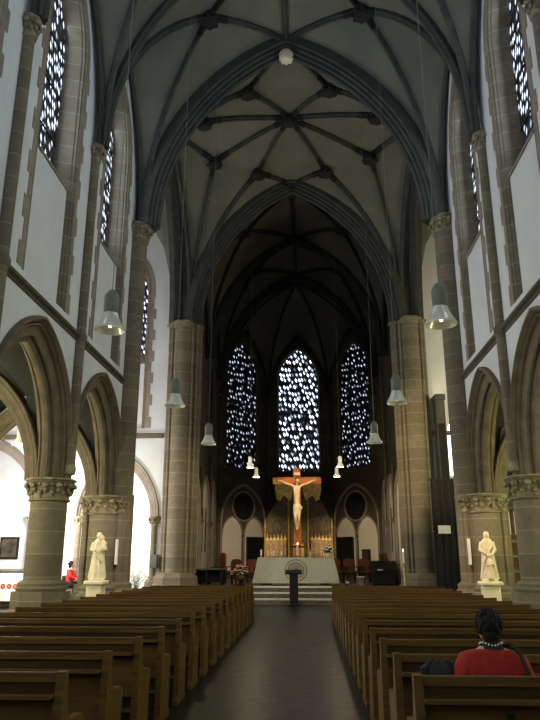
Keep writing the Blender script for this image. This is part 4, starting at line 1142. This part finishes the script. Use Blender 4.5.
for side, s in SX.items():
    for k, y in enumerate(rows):
        o = pew0 if not used else copy_tree(pew0); used = True
        o.location = (PX0 if s > 0 else -PX1, y, 0)
        if k == 0: lb = 'brown wooden pew left of the aisle, nearest row at the bottom edge' if s < 0 else 'brown wooden pew right of the aisle, nearest row, behind the woman in red'
        elif k == 15: lb = 'brown wooden pew %s of the aisle, front row nearest the altar' % side
        elif k == 14: lb = 'brown wooden pew %s of the aisle, one row behind the front row' % side
        elif k >= 10: lb = 'brown wooden pew %s of the aisle, %s row back from the altar' % (side, on[15-k])
        else: lb = 'brown wooden pew %s of the aisle, %s row from the bottom edge' % (side, on[k])
        o['label'] = lb; o['group'] = 'pews %s of the aisle' % side

# ---- statues --------------------------------------------------------------------------------
def robe(mb, prof, n=48, folds=9, amp=.17, sy=.72, ph=0):
    zt = prof[-1][1]; zb = prof[0][1]
    mb.lathe(prof, 0, 0, n, sx=1, sy=sy, fn=lambda r, z, a: r*(1+amp*((zt-z)/(zt-zb))*(.7*math.sin(folds*a+ph+z*1.6)+.4*math.sin((folds+4)*a-z*2.3))))
def head(mb, c, r=.062):
    mb.ball(c, (r, r*1.08, r*1.32), 14, 10)
    mb.ball((c[0], c[1]-r*1.08, c[2]-r*.1), (r*.17, r*.28, r*.3), 6, 5)
    for sx in (-1, 1): mb.ball((c[0]+sx*r*.36, c[1]-r*.93, c[2]+r*.18), (r*.16, r*.12, r*.09), 6, 4); mb.ball((c[0]+sx*r*1.0, c[1], c[2]), (r*.12, r*.2, r*.3), 6, 4)
    mb.ball((c[0], c[1]-r*.92, c[2]-r*.55), (r*.28, r*.14, r*.08), 6, 4)
    mb.ball((c[0], c[1]-r*.7, c[2]-r*.95), (r*.35, r*.35, r*.3), 6, 4)
def hand(mb, c, d, r=.02):
    """palm with five bent fingers, d: pointing direction"""
    c = Vector(c); d = Vector(d).normalized(); sd = d.cross(Vector((0,0,1)))
    if sd.length < .1: sd = Vector((1,0,0))
    sd.normalize(); up = sd.cross(d)
    mb.ball(tuple(c), (r*1.5, r*1.5, r*1.2), 8, 6)
    for q in range(4):
        o = sd*(q-1.5)*r*.7; L = r*(2.6+.5*(1.5-abs(q-1.5)))
        mb.tube([c+o, c+o+d*L*.6, c+o+d*L*.95-up*L*.25], [r*.42, r*.38, r*.28], 6)
    mb.tube([c-sd*r, c-sd*r*2+d*r*.9, c-sd*r*2.1+d*r*1.9], [r*.5, r*.42, r*.3], 6)
def statue(loc, label, rz, kind):
    t = thing('statue', label, 'statue', loc, rz, None)
    mb = MB(); mb.lathe([(.19, 0), (.19, .03), (.17, .05)], 0, 0, 8, a0=22.5, a1=382.5)
    robe(mb, [(.175, .04), (.18, .10), (.155, .35), (.14, .55), (.125, .66), (.13, .76), (.135, .84), (.10, .90), (.055, .935), (.04, .96)], ph=.5 if kind else 0)
    # veil
    mb.lathe([(.11, .84), (.085, .91), (.055, .95), (.066, 1.03), (.052, 1.075), (.0, 1.095)], 0, .022, 20, sy=.85, cap=False)
    head(mb, (0, -.012, 1.01), .058)
    if kind == 0:
        mb.tube([(-.12,0,.85),(-.16,-.04,.70),(-.07,-.13,.66)], [.045,.042,.028], 10); hand(mb, (-.05,-.14,.665), (1,-.2,.1), .014)
        mb.tube([(.12,0,.85),(.17,-.05,.70),(.09,-.14,.69)], [.045,.045,.03], 10); hand(mb, (.07,-.15,.69), (-1,-.1,0), .014)
        # child on the left arm
        sub = MB(); robe(sub, [(.06,.0),(.07,.08),(.055,.2),(.03,.24)], 20, 6, .08, .8); head(sub, (0,0,.29), .042)
        sub.tube([(-.04,0,.19),(-.09,-.04,.17),(-.12,-.06,.22)], [.018,.016,.012], 6); sub.tube([(.04,0,.19),(.08,-.04,.13)], [.018,.014], 6)
        sub.xf(Matrix.Translation((.13,-.10,.68)) @ Matrix.Rotation(-.15, 4, 'Y')); sb = sub.build('carved_child', M['statue'], t)
        mb.tube([(-.13,-.02,.80),(-.05,-.13,.60),(.08,-.12,.45),(.13,-.02,.30)], [.02,.025,.02,.01], 6)
    else:
        mb.tube([(-.12,0,.85),(-.16,-.05,.68),(-.06,-.15,.60)], [.045,.042,.028], 10); hand(mb, (-.04,-.16,.59), (1,-.2,-.6), .014)
        mb.tube([(.12,0,.85),(.16,-.05,.68),(.08,-.15,.56)], [.045,.042,.028], 10); hand(mb, (.07,-.16,.55), (-.6,-.2,-1), .014)
        sub = MB(); robe(sub, [(.075,.0),(.08,.1),(.065,.3),(.07,.38),(.03,.44)], 20, 6, .1, .8); head(sub, (0,0,.50), .045)
        sub.tube([(-.05,0,.38),(-.09,-.04,.28),(-.03,-.09,.30)], [.022,.02,.014], 6); sub.tube([(.05,0,.38),(.09,-.04,.28),(.03,-.09,.32)], [.022,.02,.014], 6)
        sub.xf(Matrix.Translation((.03,-.19,.06))); sub.build('carved_child', M['statue'], t)
        mb.tube([(.13,-.02,.80),(.05,-.13,.70),(-.10,-.12,.40),(-.13,-.04,.15)], [.02,.03,.03,.015], 6)
    mb.build('figure', M['statue'], t)
    return t
def pedestal(loc, label):
    t = thing('statue_pedestal', label, 'pedestal', loc)
    MB().box(-.24, .24, -.24, .24, 0, .12, .02).build('foot', M['statue'], t, smooth=False)
    MB().box(-.18, .18, -.18, .18, .12, 1.02, .02).build('block', M['statue'], t, smooth=False)
    MB().box(-.24, .24, -.24, .24, 1.02, 1.11, .025).build('top_slab', M['statue'], t, smooth=False)
pedestal((-4.50, 16.28, 0), 'pale stone pedestal under the statue at the left pier')
statue((-4.50, 16.28, 1.11), 'pale stone statue of a veiled woman carrying a child at the left pier', math.radians(12), 0)
pedestal((4.52, 16.22, 0), 'pale stone pedestal under the statue at the right pier')
statue((4.52, 16.22, 1.11), 'warmly lit stone statue with a small child in front at the right pier', math.radians(-12), 1)
for side, x in (('left', -4.24), ('right', 4.27)):
    t = thing('column_loudspeaker', 'slim white column loudspeaker fixed to the %s pier beside the statue' % side, 'loudspeaker', (x, 16.90, 1.46))
    MB().box(-.033, .033, -.04, .04, 0, .60, .01).build('case', M['tube'], t, smooth=False)
    MB().box(-.02, .02, .05, .20, .28, .34).build('bracket', M['iron'], t, smooth=False)

# ---- left transept: side altar, picture, reading person -----------------------------------------
t = thing('framed_picture', 'dark painting in a black frame on the bright wall at the left edge', 'picture', (-10.72, TY1+.58, 0))
MB().box(-.36, .36, -.03, .04, 1.60, 2.40, .015).build('frame', M['black'], t, smooth=False)
MB().box(-.28, .28, -.045, -.025, 1.68, 2.32).build('painting', M['picturedark'], t, smooth=False)
t = thing('side_altar', 'side altar table below the dark painting in the left transept', 'altar', (-10.32, 24.35, 0))
MB().box(-.68, .68, -.32, .32, 1.0, 1.10, .015).build('tabletop', M['wood'], t, smooth=False)
MB().box(-.6, .6, -.2, .2, 0, 1.0, .015).build('support', M['wood'], t, smooth=False)
t = thing('side_altar_cloth', 'white cloth with a red flower border on the side altar at the left edge', 'altar cloth', (-10.32, 24.35, 0))
drape(.72, .36, 1.12, .22, .05, 14, .012).build('cloth', M['flowercloth'], t)
trim_n += 1
o = MB().box(-13.1, -9.7, TY1+.48, TY1+.62, 1.16, 1.26, .02).build('trim_%d' % trim_n, M['quoin'], smooth=False); o['kind'] = 'structure'

def sit_person(loc, rz, label, jacket, trousers, look='fwd', reader=True, strap=False):
    """seated figure, faces -y in local space; seat height .45"""
    t = thing('person', label, 'person', loc, rz)
    # body: pelvis root, spine, head, arms, legs
    V = [(0,.02,.55),(0,.04,.72),(0,.03,.90),(0,.02,1.02),(0,.0,1.12),
         (-.16,.02,1.00),(-.22,-.04,.78),(-.12,-.26,.72),
         (.16,.02,1.00),(.22,-.04,.78),(.12,-.26,.72),
         (-.09,-.02,.53),(-.10,-.42,.54),(-.10,-.40,.12),(-.10,-.50,.05),
         (.09,-.02,.53),(.10,-.42,.54),(.10,-.40,.12),(.10,-.50,.05)]
    E2 = [(0,1),(1,2),(2,3),(3,4),(3,5),(5,6),(6,7),(3,8),(8,9),(9,10),(0,11),(11,12),(12,13),(13,14),(0,15),(15,16),(16,17),(17,18)]
    R2 = [(.15,.12),(.14,.11),(.16,.11),(.13,.09),.05,.065,.05,.035,.065,.05,.035,.10,.075,.05,.04,.10,.075,.05,.04]
    b = skin(V, E2, R2, 0, 2)
    head(b, (0,-.01,1.19), .082)
    hand(b, (-.11,-.30,.73), (0,-1,.1), .019); hand(b, (.11,-.30,.73), (0,-1,.1), .019)
    bo = b.build('body', M['skin'], t)
    V = V[:4]+V[5:7]+[(-.135,-.21,.73)]+V[8:10]+[(.135,-.21,.73)]
    E3 = [(0,1),(1,2),(2,3),(3,4),(4,5),(5,6),(3,7),(7,8),(8,9)]
    R3 = [(.185,.15),(.175,.145),(.185,.14),(.14,.11),.085,.072,.055,.085,.072,.055]
    skin(V, E3, R3, 0, 2).build('jacket', jacket, t)
    V = [(0,.0,.54),(-.10,-.04,.54),(-.10,-.42,.55),(-.10,-.40,.16),(.10,-.04,.54),(.10,-.42,.55),(.10,-.40,.16)]
    skin(V, [(0,1),(1,2),(2,3),(0,4),(4,5),(5,6)], [(.16,.12),.115,.09,.065,.115,.09,.065], 0, 2).build('trousers', trousers, t)
    for sx in (-1, 1):
        MB().ball((sx*.10,-.46,.045), (.05,.13,.05), 10, 6).build('shoe', M['black'], t)
    mb = MB(); mb.ball((0,.025,1.215), (.098,.105,.115), 14, 10); mb.ball((0,.06,1.16), (.08,.06,.09), 12, 8)
    for q in range(26):
        a = random.uniform(-.2, PI+.2); e = random.uniform(-.2, 1.2)
        mb.ball((.095*math.cos(a)*math.cos(e), .03+.10*math.sin(a)*math.cos(e), 1.22+.10*math.sin(e)), (.026,.026,.026), 6, 5)
    mb.build('hair', M['hair'], t)
    return t
pr = sit_person((-7.60, 23.6, .22), math.radians(90), 'person in bright red jacket and dark trousers, sitting and reading, far left', M['redbright'], M['blackcloth'])
t = thing('booklet', 'open white booklet held by the seated person in the red jacket', 'book', (-7.19, 23.6, 1.02))
mb = MB(); mb.box(-.008, .008, -.13, -.002, -.05, .13); mb.box(-.008, .008, .002, .13, -.05, .13); mb.xf(Matrix.Rotation(.6, 4, 'Y')); mb.build('pages', M['paper'], t, smooth=False)
t = thing('chair', 'simple dark wooden chair under the person in the bright red jacket', 'chair', (-7.63, 23.6, .22), math.radians(90))
MB().box(-.21, .21, -.22, .2, .40, .435, .01).build('seat', M['pewdark'], t, smooth=False)
MB().box(-.2, .2, .19, .22, .6, .85, .01).build('backrest', M['pewdark'], t, smooth=False)
for x in (-.19, .19):
    MB().box(x-.018, x+.018, -.2, -.165, 0, .4).build('leg', M['pewdark'], t, smooth=False); MB().box(x-.018, x+.018, .185, .22, 0, .85).build('leg', M['pewdark'], t, smooth=False)
trim_n += 1
o = MB().box(-9.2, -6.9, 22.6, 24.6, 0, .22, .02).build('trim_%d' % trim_n, M['wood'], smooth=False); o['kind'] = 'structure'
# dry branch bouquet near left crossing pier
t = thing('floor_vase', 'vase with thin flowering twigs beside the left transept arch', 'flowers', (-5.35, 23.5, 0))
MB().lathe([(.14, 0), (.17, .2), (.10, .5), (.12, .62), (.10, .62)], 0, 0, 14).build('vase', M['terracotta'], t)
mb = MB(); fb = MB()
for q in range(26):
    a = random.uniform(0, 2*PI); r = random.uniform(.1, .42); h = random.uniform(.9, 1.35)
    p = [(0,0,.55), (r*.4*math.cos(a), r*.4*math.sin(a), .55+(h-.55)*.5), (r*math.cos(a), r*math.sin(a), h)]
    mb.tube(p, [.008,.006,.003], 4)
    for w in range(3): fb.ball((p[2][0]+random.uniform(-.05,.05), p[2][1]+random.uniform(-.05,.05), h-random.uniform(0,.15)), .022, 6, 4)
mb.build('twigs', M['leaf'], t); fb.build('blossoms', M['petalwhite'], t)

# ---- woman in red in the near right pew ------------------------------------------------------------
W = thing('person', 'woman in a red top with short dark hair, seen from behind, right pews', 'person', (1.66, 4.93, 0), math.radians(180))
V = [(0,0,.52),(0,.0,.66),(0,.0,.80),(0,-.02,.92),(0,-.03,1.02),(0,-.045,1.10),
     (-.14,-.01,.93),(-.23,-.03,.76),(-.20,-.22,.66),
     (.14,-.01,.93),(.24,-.03,.76),(.19,-.22,.66),
     (-.09,-.05,.51),(-.10,-.36,.52),(-.10,-.34,.12),(-.10,-.42,.05),
     (.09,-.05,.51),(.10,-.36,.52),(.10,-.34,.12),(.10,-.42,.05)]
E2 = [(0,1),(1,2),(2,3),(3,4),(4,5),(3,6),(6,7),(7,8),(3,9),(9,10),(10,11),(0,12),(12,13),(13,14),(14,15),(0,16),(16,17),(17,18),(18,19)]
R2 = [(.15,.11),(.14,.10),(.15,.10),(.12,.08),.048,.045,.06,.048,.03,.06,.048,.03,.09,.07,.045,.035,.09,.07,.045,.035]
b = skin(V, E2, R2, 0, 2); head(b, (0,-.07,1.125), .070); hand(b, (-.185,-.25,.655), (.2,-1,0), .018); hand(b, (.175,-.25,.655), (-.2,-1,0), .018)
b.build('body', M['skin'], W)
Vj = V[:4]+[(-.165,-.01,.905),V[7],(-.21,-.17,.68),(.165,-.01,.905),V[10],(.20,-.17,.68),(0,-.02,1.01)]
j = skin(Vj, [(0,1),(1,2),(2,3),(3,4),(4,5),(5,6),(3,7),(7,8),(8,9),(3,10)], [(.17,.13),(.18,.13),(.20,.13),(.15,.10),.085,.08,.05,.095,.08,.05,(.10,.085)], 0, 2)
j.build('red_top', M['red'], W)
MB().lathe([(.095, .985), (.078, 1.02), (.064, 1.05)], 0, -.03, 16, cap=False).build('collar', M['blackcloth'], W)
mb = MB()
for q in range(22):
    a = 2*PI*q/22; mb.ball((.074*math.cos(a), -.028+.074*math.sin(a), 1.035+.008*math.sin(3*a)), .006, 6, 4)
mb.build('bead_necklace', M['petalwhite'], W)
mb = MB(); mb.ball((0,-.045,1.15), (.084,.092,.098), 16, 11); mb.ball((0,-.01,1.09), (.062,.05,.07), 12, 8)
for q in range(60):
    a = random.uniform(-.5, PI+.5); e = random.uniform(-.5, 1.5)
    mb.ball((.080*math.cos(a)*math.cos(e), -.04+.088*math.sin(a)*math.cos(e), 1.15+.093*math.sin(e)), (.017,.017,.022), 6, 5)
mb.build('hair', M['hair'], W)
V = [(0,0,.52),(-.10,-.05,.52),(-.10,-.36,.53),(-.10,-.34,.14),(.10,-.05,.52),(.10,-.36,.53),(.10,-.34,.14)]
skin(V, [(0,1),(1,2),(2,3),(0,4),(4,5),(5,6)], [(.16,.12),.10,.082,.06,.10,.082,.06], 0, 2).build('trousers', M['blackcloth'], W)
for sx in (-1, 1): MB().ball((sx*.10,-.40,.045), (.045,.12,.045), 10, 6).build('shoe', M['black'], W)
# black strap over her right shoulder, bag at her side
t = thing('shoulder_bag', 'black shoulder bag with strap worn by the woman in the right pews', 'bag', (1.66, 4.93, 0))
mb = MB(); pts = [(.06,.06,1.0),(.115,-.01,1.03),(.155,-.10,.98),(.18,-.155,.86),(.20,-.15,.72),(.235,-.08,.60)]
mb.tube(pts, .014, 6); mb.build('strap', M['blackcloth'], t)
mb = MB(); mb.box(.26, .40, -.22, .14, .46, .72, .03); mb.build('pouch', M['blackcloth'], t, smooth=False)
t = thing('folded_coat', 'black coat heaped on the pew left of the woman in red', 'coat', (1.34, 5.0, .445))
mb = MB(); mb.ball((0.02,0,.24), (.10,.12,.25), 16, 12); mb.ball((-.03,.02,.36), (.10,.09,.12), 12, 9); mb.ball((.09,0,.30), (.06,.09,.18), 12, 9)
mb.tube([(-.06,.03,.46),(-.12,.0,.42),(-.13,-.02,.15)], [.03,.035,.03], 8)
mb.build('cloth', M['blackcloth'], t)

# ---- right transept: organ case, sign, wooden screen -------------------------------------------------
t = thing('organ_case', 'tall grey-green organ case standing in the right transept', 'organ', (5.35, 24.55, 0))
MB().box(-.20, .12, -.30, .30, 0, 7.25, .02).build('case', M['casegrey'], t, smooth=False)
MB().box(-.23, .15, -.34, .34, 7.15, 7.38, .02).build('cornice', M['casegrey'], t, smooth=False)
mb = MB()
for q in range(4): mb.box(-.17+.07*q, -.12+.07*q, -.33, -.29, 3.2, 6.3)
mb.build('dark_louvres', M['black'], t, smooth=False)
t = thing('dark_curtain', 'black curtain hanging below the organ case in the right transept', 'curtain', (5.0, 23.6, 0))
mb = MB(); pts = [(-.35+.06*i, .04*math.sin(i*1.7)) for i in range(20)]; pts = pts+[(x, y+.04) for x, y in pts[::-1]]
mb.extrude(pts, 'z', .02, 4.2); mb.build('drape', M['blackcloth'], t)
MB().lathe([(.02, 4.2), (.02, 4.24)], .2, .02, 8).build('ring', M['iron'], t)
mb = MB().box(-.4, .85, 0, .04, 4.2, 4.25); mb.build('rail', M['iron'], t, smooth=False)
t = thing('notice_board', 'small blank white sign hanging before the black curtain on the right', 'sign', (4.92, 23.1, 0))
MB().box(-.20, .20, -.01, .01, 2.40, 2.66, .004).build('board', M['white'], t, smooth=False)
MB().lathe([(.13, 0), (.13, .02), (.015, .04), (.015, 2.42)], 0, .03, 10).build('post', M['iron'], t)
t = thing('wooden_screen', 'tall brown wooden cabinet with small lit panes in the right transept', 'cabinet', (6.75, 22.6, 0))
MB().box(-.55, .9, -.2, .4, 0, 2.35, .02).build('body', M['wood'], t, smooth=False)
mb = MB()
for q in range(5): mb.box(-.5, .85, -.26, -.2, .28+.45*q, .36+.45*q, .01)
mb.build('shelf_edges', M['quoin'], t, smooth=False)
MB().box(-.55, .9, -.2, .4, 3.1, 3.2, .02).build('cornice', M['wood'], t, smooth=False)
MB().box(-.50, .86, .10, .13, 2.36, 3.09).build('lit_panes', M['shadelit'], t, smooth=False)
for q in range(6):
    MB().box(-.52+.24*q, -.46+.24*q, -.15, .35, 2.35, 3.1).build('mullion', M['wood'], t, smooth=False)

# ------------------------------------------------------------------ lights
def area(name, loc, rot, sx, sy, power, col, spread=180):
    l = bpy.data.lights.new(name, 'AREA'); l.shape = 'RECTANGLE'; l.size = sx; l.size_y = sy; l.energy = power; l.color = col; l.spread = math.radians(spread)
    o = bpy.data.objects.new(name, l); o.location = loc; o.rotation_euler = rot; COL.objects.link(o); return o
def point(name, loc, power, col, r=.15):
    l = bpy.data.lights.new(name, 'POINT'); l.energy = power; l.color = col; l.shadow_soft_size = r
    o = bpy.data.objects.new(name, l); o.location = loc; COL.objects.link(o); return o
def spot(name, loc, tgt, power, col, ang, blend=.6, r=.08):
    l = bpy.data.lights.new(name, 'SPOT'); l.energy = power; l.color = col; l.spot_size = math.radians(ang); l.spot_blend = blend; l.shadow_soft_size = r
    o = bpy.data.objects.new(name, l); o.location = loc; d = Vector(tgt)-Vector(loc)
    o.rotation_euler = d.to_track_quat('-Z', 'Y').to_euler(); COL.objects.link(o); return o
# nave light added at the unseen west window (behind the camera)
area('west_fill_light', (0, YW+.05, 9.5), (math.radians(90), 0, PI), 4.4, 8.0, 1100, (.70, .85, 1.0))
# daylight through the clerestory
for s in (-1, 1):
    for i in range(5):
        m = (NAVE[i]+NAVE[i+1])/2
        area('clerestory_daylight', (s*(XF+.38), m, 11.2), (0, math.radians(90)*s, 0), 3.6, 1.3, 78, (.70, .85, 1.0))
# fluorescent / pendant lamps in the aisles and transepts, plus added fill lights
for i in range(5):
    m = (NAVE[i]+NAVE[i+1])/2
    point('aisle_lamp_left', (-6.9, m, 3.0), 240, (1.0, .96, .55), .25)
    point('aisle_lamp_right', (6.9, m, 3.0), 190, (1.0, .98, .46), .25)
point('transept_light_left', (-8.45, 20.3, 4.7), 450, (1.0, .95, .86), .3)
point('transept_light_left', (-8.6, 22.9, 2.9), 1100, (1.0, .95, .86), .3)  # added low light without a fixture, whitens the lower wall
point('chapel_lamp_left', (-9.5, 26.8, 4.4), 350, (1.0, .94, .86), .3)
point('chapel_lamp_left', (-6.6, 26.8, 3.0), 500, (1.0, .90, .76), .3)
point('transept_fill_right', (8.5, 21.5, 7.0), 700, (1.0, .88, .55), .3)  # added light without a fixture, warms the upper transept wall
area('transept_daylight_left', (-11.9, 21.5, 11), (0, math.radians(-90), 0), 6, 3, 120, (.8, .88, 1.0))
spot('statue_spot_left', (-2.9, 14.3, 4.4), (-4.5, 16.5, 1.9), 420, (1.0, .82, .64), 46, .9)
spot('statue_spot_right', (2.9, 14.3, 4.4), (4.48, 16.5, 1.8), 520, (1.0, .70, .38), 46, .9)
spot('crucifix_spot', (0.6, 25.4, 8.5), (0, 28.9, 3.7), 1400, (1.0, .68, .36), 27)
spot('altar_spot', (0.0, 25.2, 9.5), (0, 28, 1.3), 380, (1.0, .86, .62), 34)
spot('pier_spot_right', (1.6, 20.0, 5.2), (4.3, 24.6, 5.2), 900, (1.0, .74, .33), 62)
spot('pier_spot_left', (-1.6, 20.0, 5.2), (-4.3, 24.6, 3.2), 420, (1.0, .80, .45), 55)
for s in (-1, 1):
    for y in (8.2, 12.7, 17.25): spot('pendant_lamp_light', (s*2.13+(.05 if s > 0 else .03), y, 4.44), (s*2.4, y, 0), 60, (1.0, .93, .48), 150, .5, .04)
    spot('reredos_fill_spot', (s*1.5, 28.6, 5.2), (s*1.0, 35.8, 2.2), 700, (1.0, .74, .46), 24)  # unseen spots added to brighten the high altar reliefs
    spot('apse_fill_spot', (s*1.5, 29.0, 4.9), (s*3.0, 36.6, 2.0), 800, (1.0, .78, .50), 38)  # unseen spots added to warm the pale apse panels
    spot('choir_fill_spot', (s*-1.5, 26.0, 4.6), (s*4.1, 30.0, 2.2), 90, (1.0, .78, .50), 60)  # unseen spots added to lift the side wall panels
    for y in (25.0, 28.0): point('choir_lamp', (s*1.66, y, 4.78), 30, (1.0, .78, .50), .12)


wd = bpy.data.worlds.new('world'); scene.world = wd; wd.use_nodes = True
wd.node_tree.nodes['Background'].inputs[0].default_value = (.55, .65, .8, 1); wd.node_tree.nodes['Background'].inputs[1].default_value = .4

# ------------------------------------------------------------------ camera
f = 674.0
pit = math.atan(200/f); yaw = math.atan(38.6/math.hypot(f, 200))
F = Vector((-math.sin(yaw)*math.cos(pit), math.cos(yaw)*math.cos(pit), math.sin(pit)))
R = Vector((math.cos(yaw), math.sin(yaw), 0)); U = R.cross(F)
cam = bpy.data.cameras.new('camera'); cam.sensor_fit = 'VERTICAL'; cam.sensor_height = 36; cam.lens = 36*f/720; cam.clip_end = 200
co = bpy.data.objects.new('camera', cam); COL.objects.link(co)
co.matrix_world = Matrix(((R.x, U.x, -F.x, .446), (R.y, U.y, -F.y, 0), (R.z, U.z, -F.z, 1.57), (0, 0, 0, 1)))
scene.camera = co
vs = scene.view_settings
vs.view_transform = 'Standard'; vs.look = 'None'; vs.gamma = 1; vs.use_curve_mapping = False; vs.exposure = -0.15
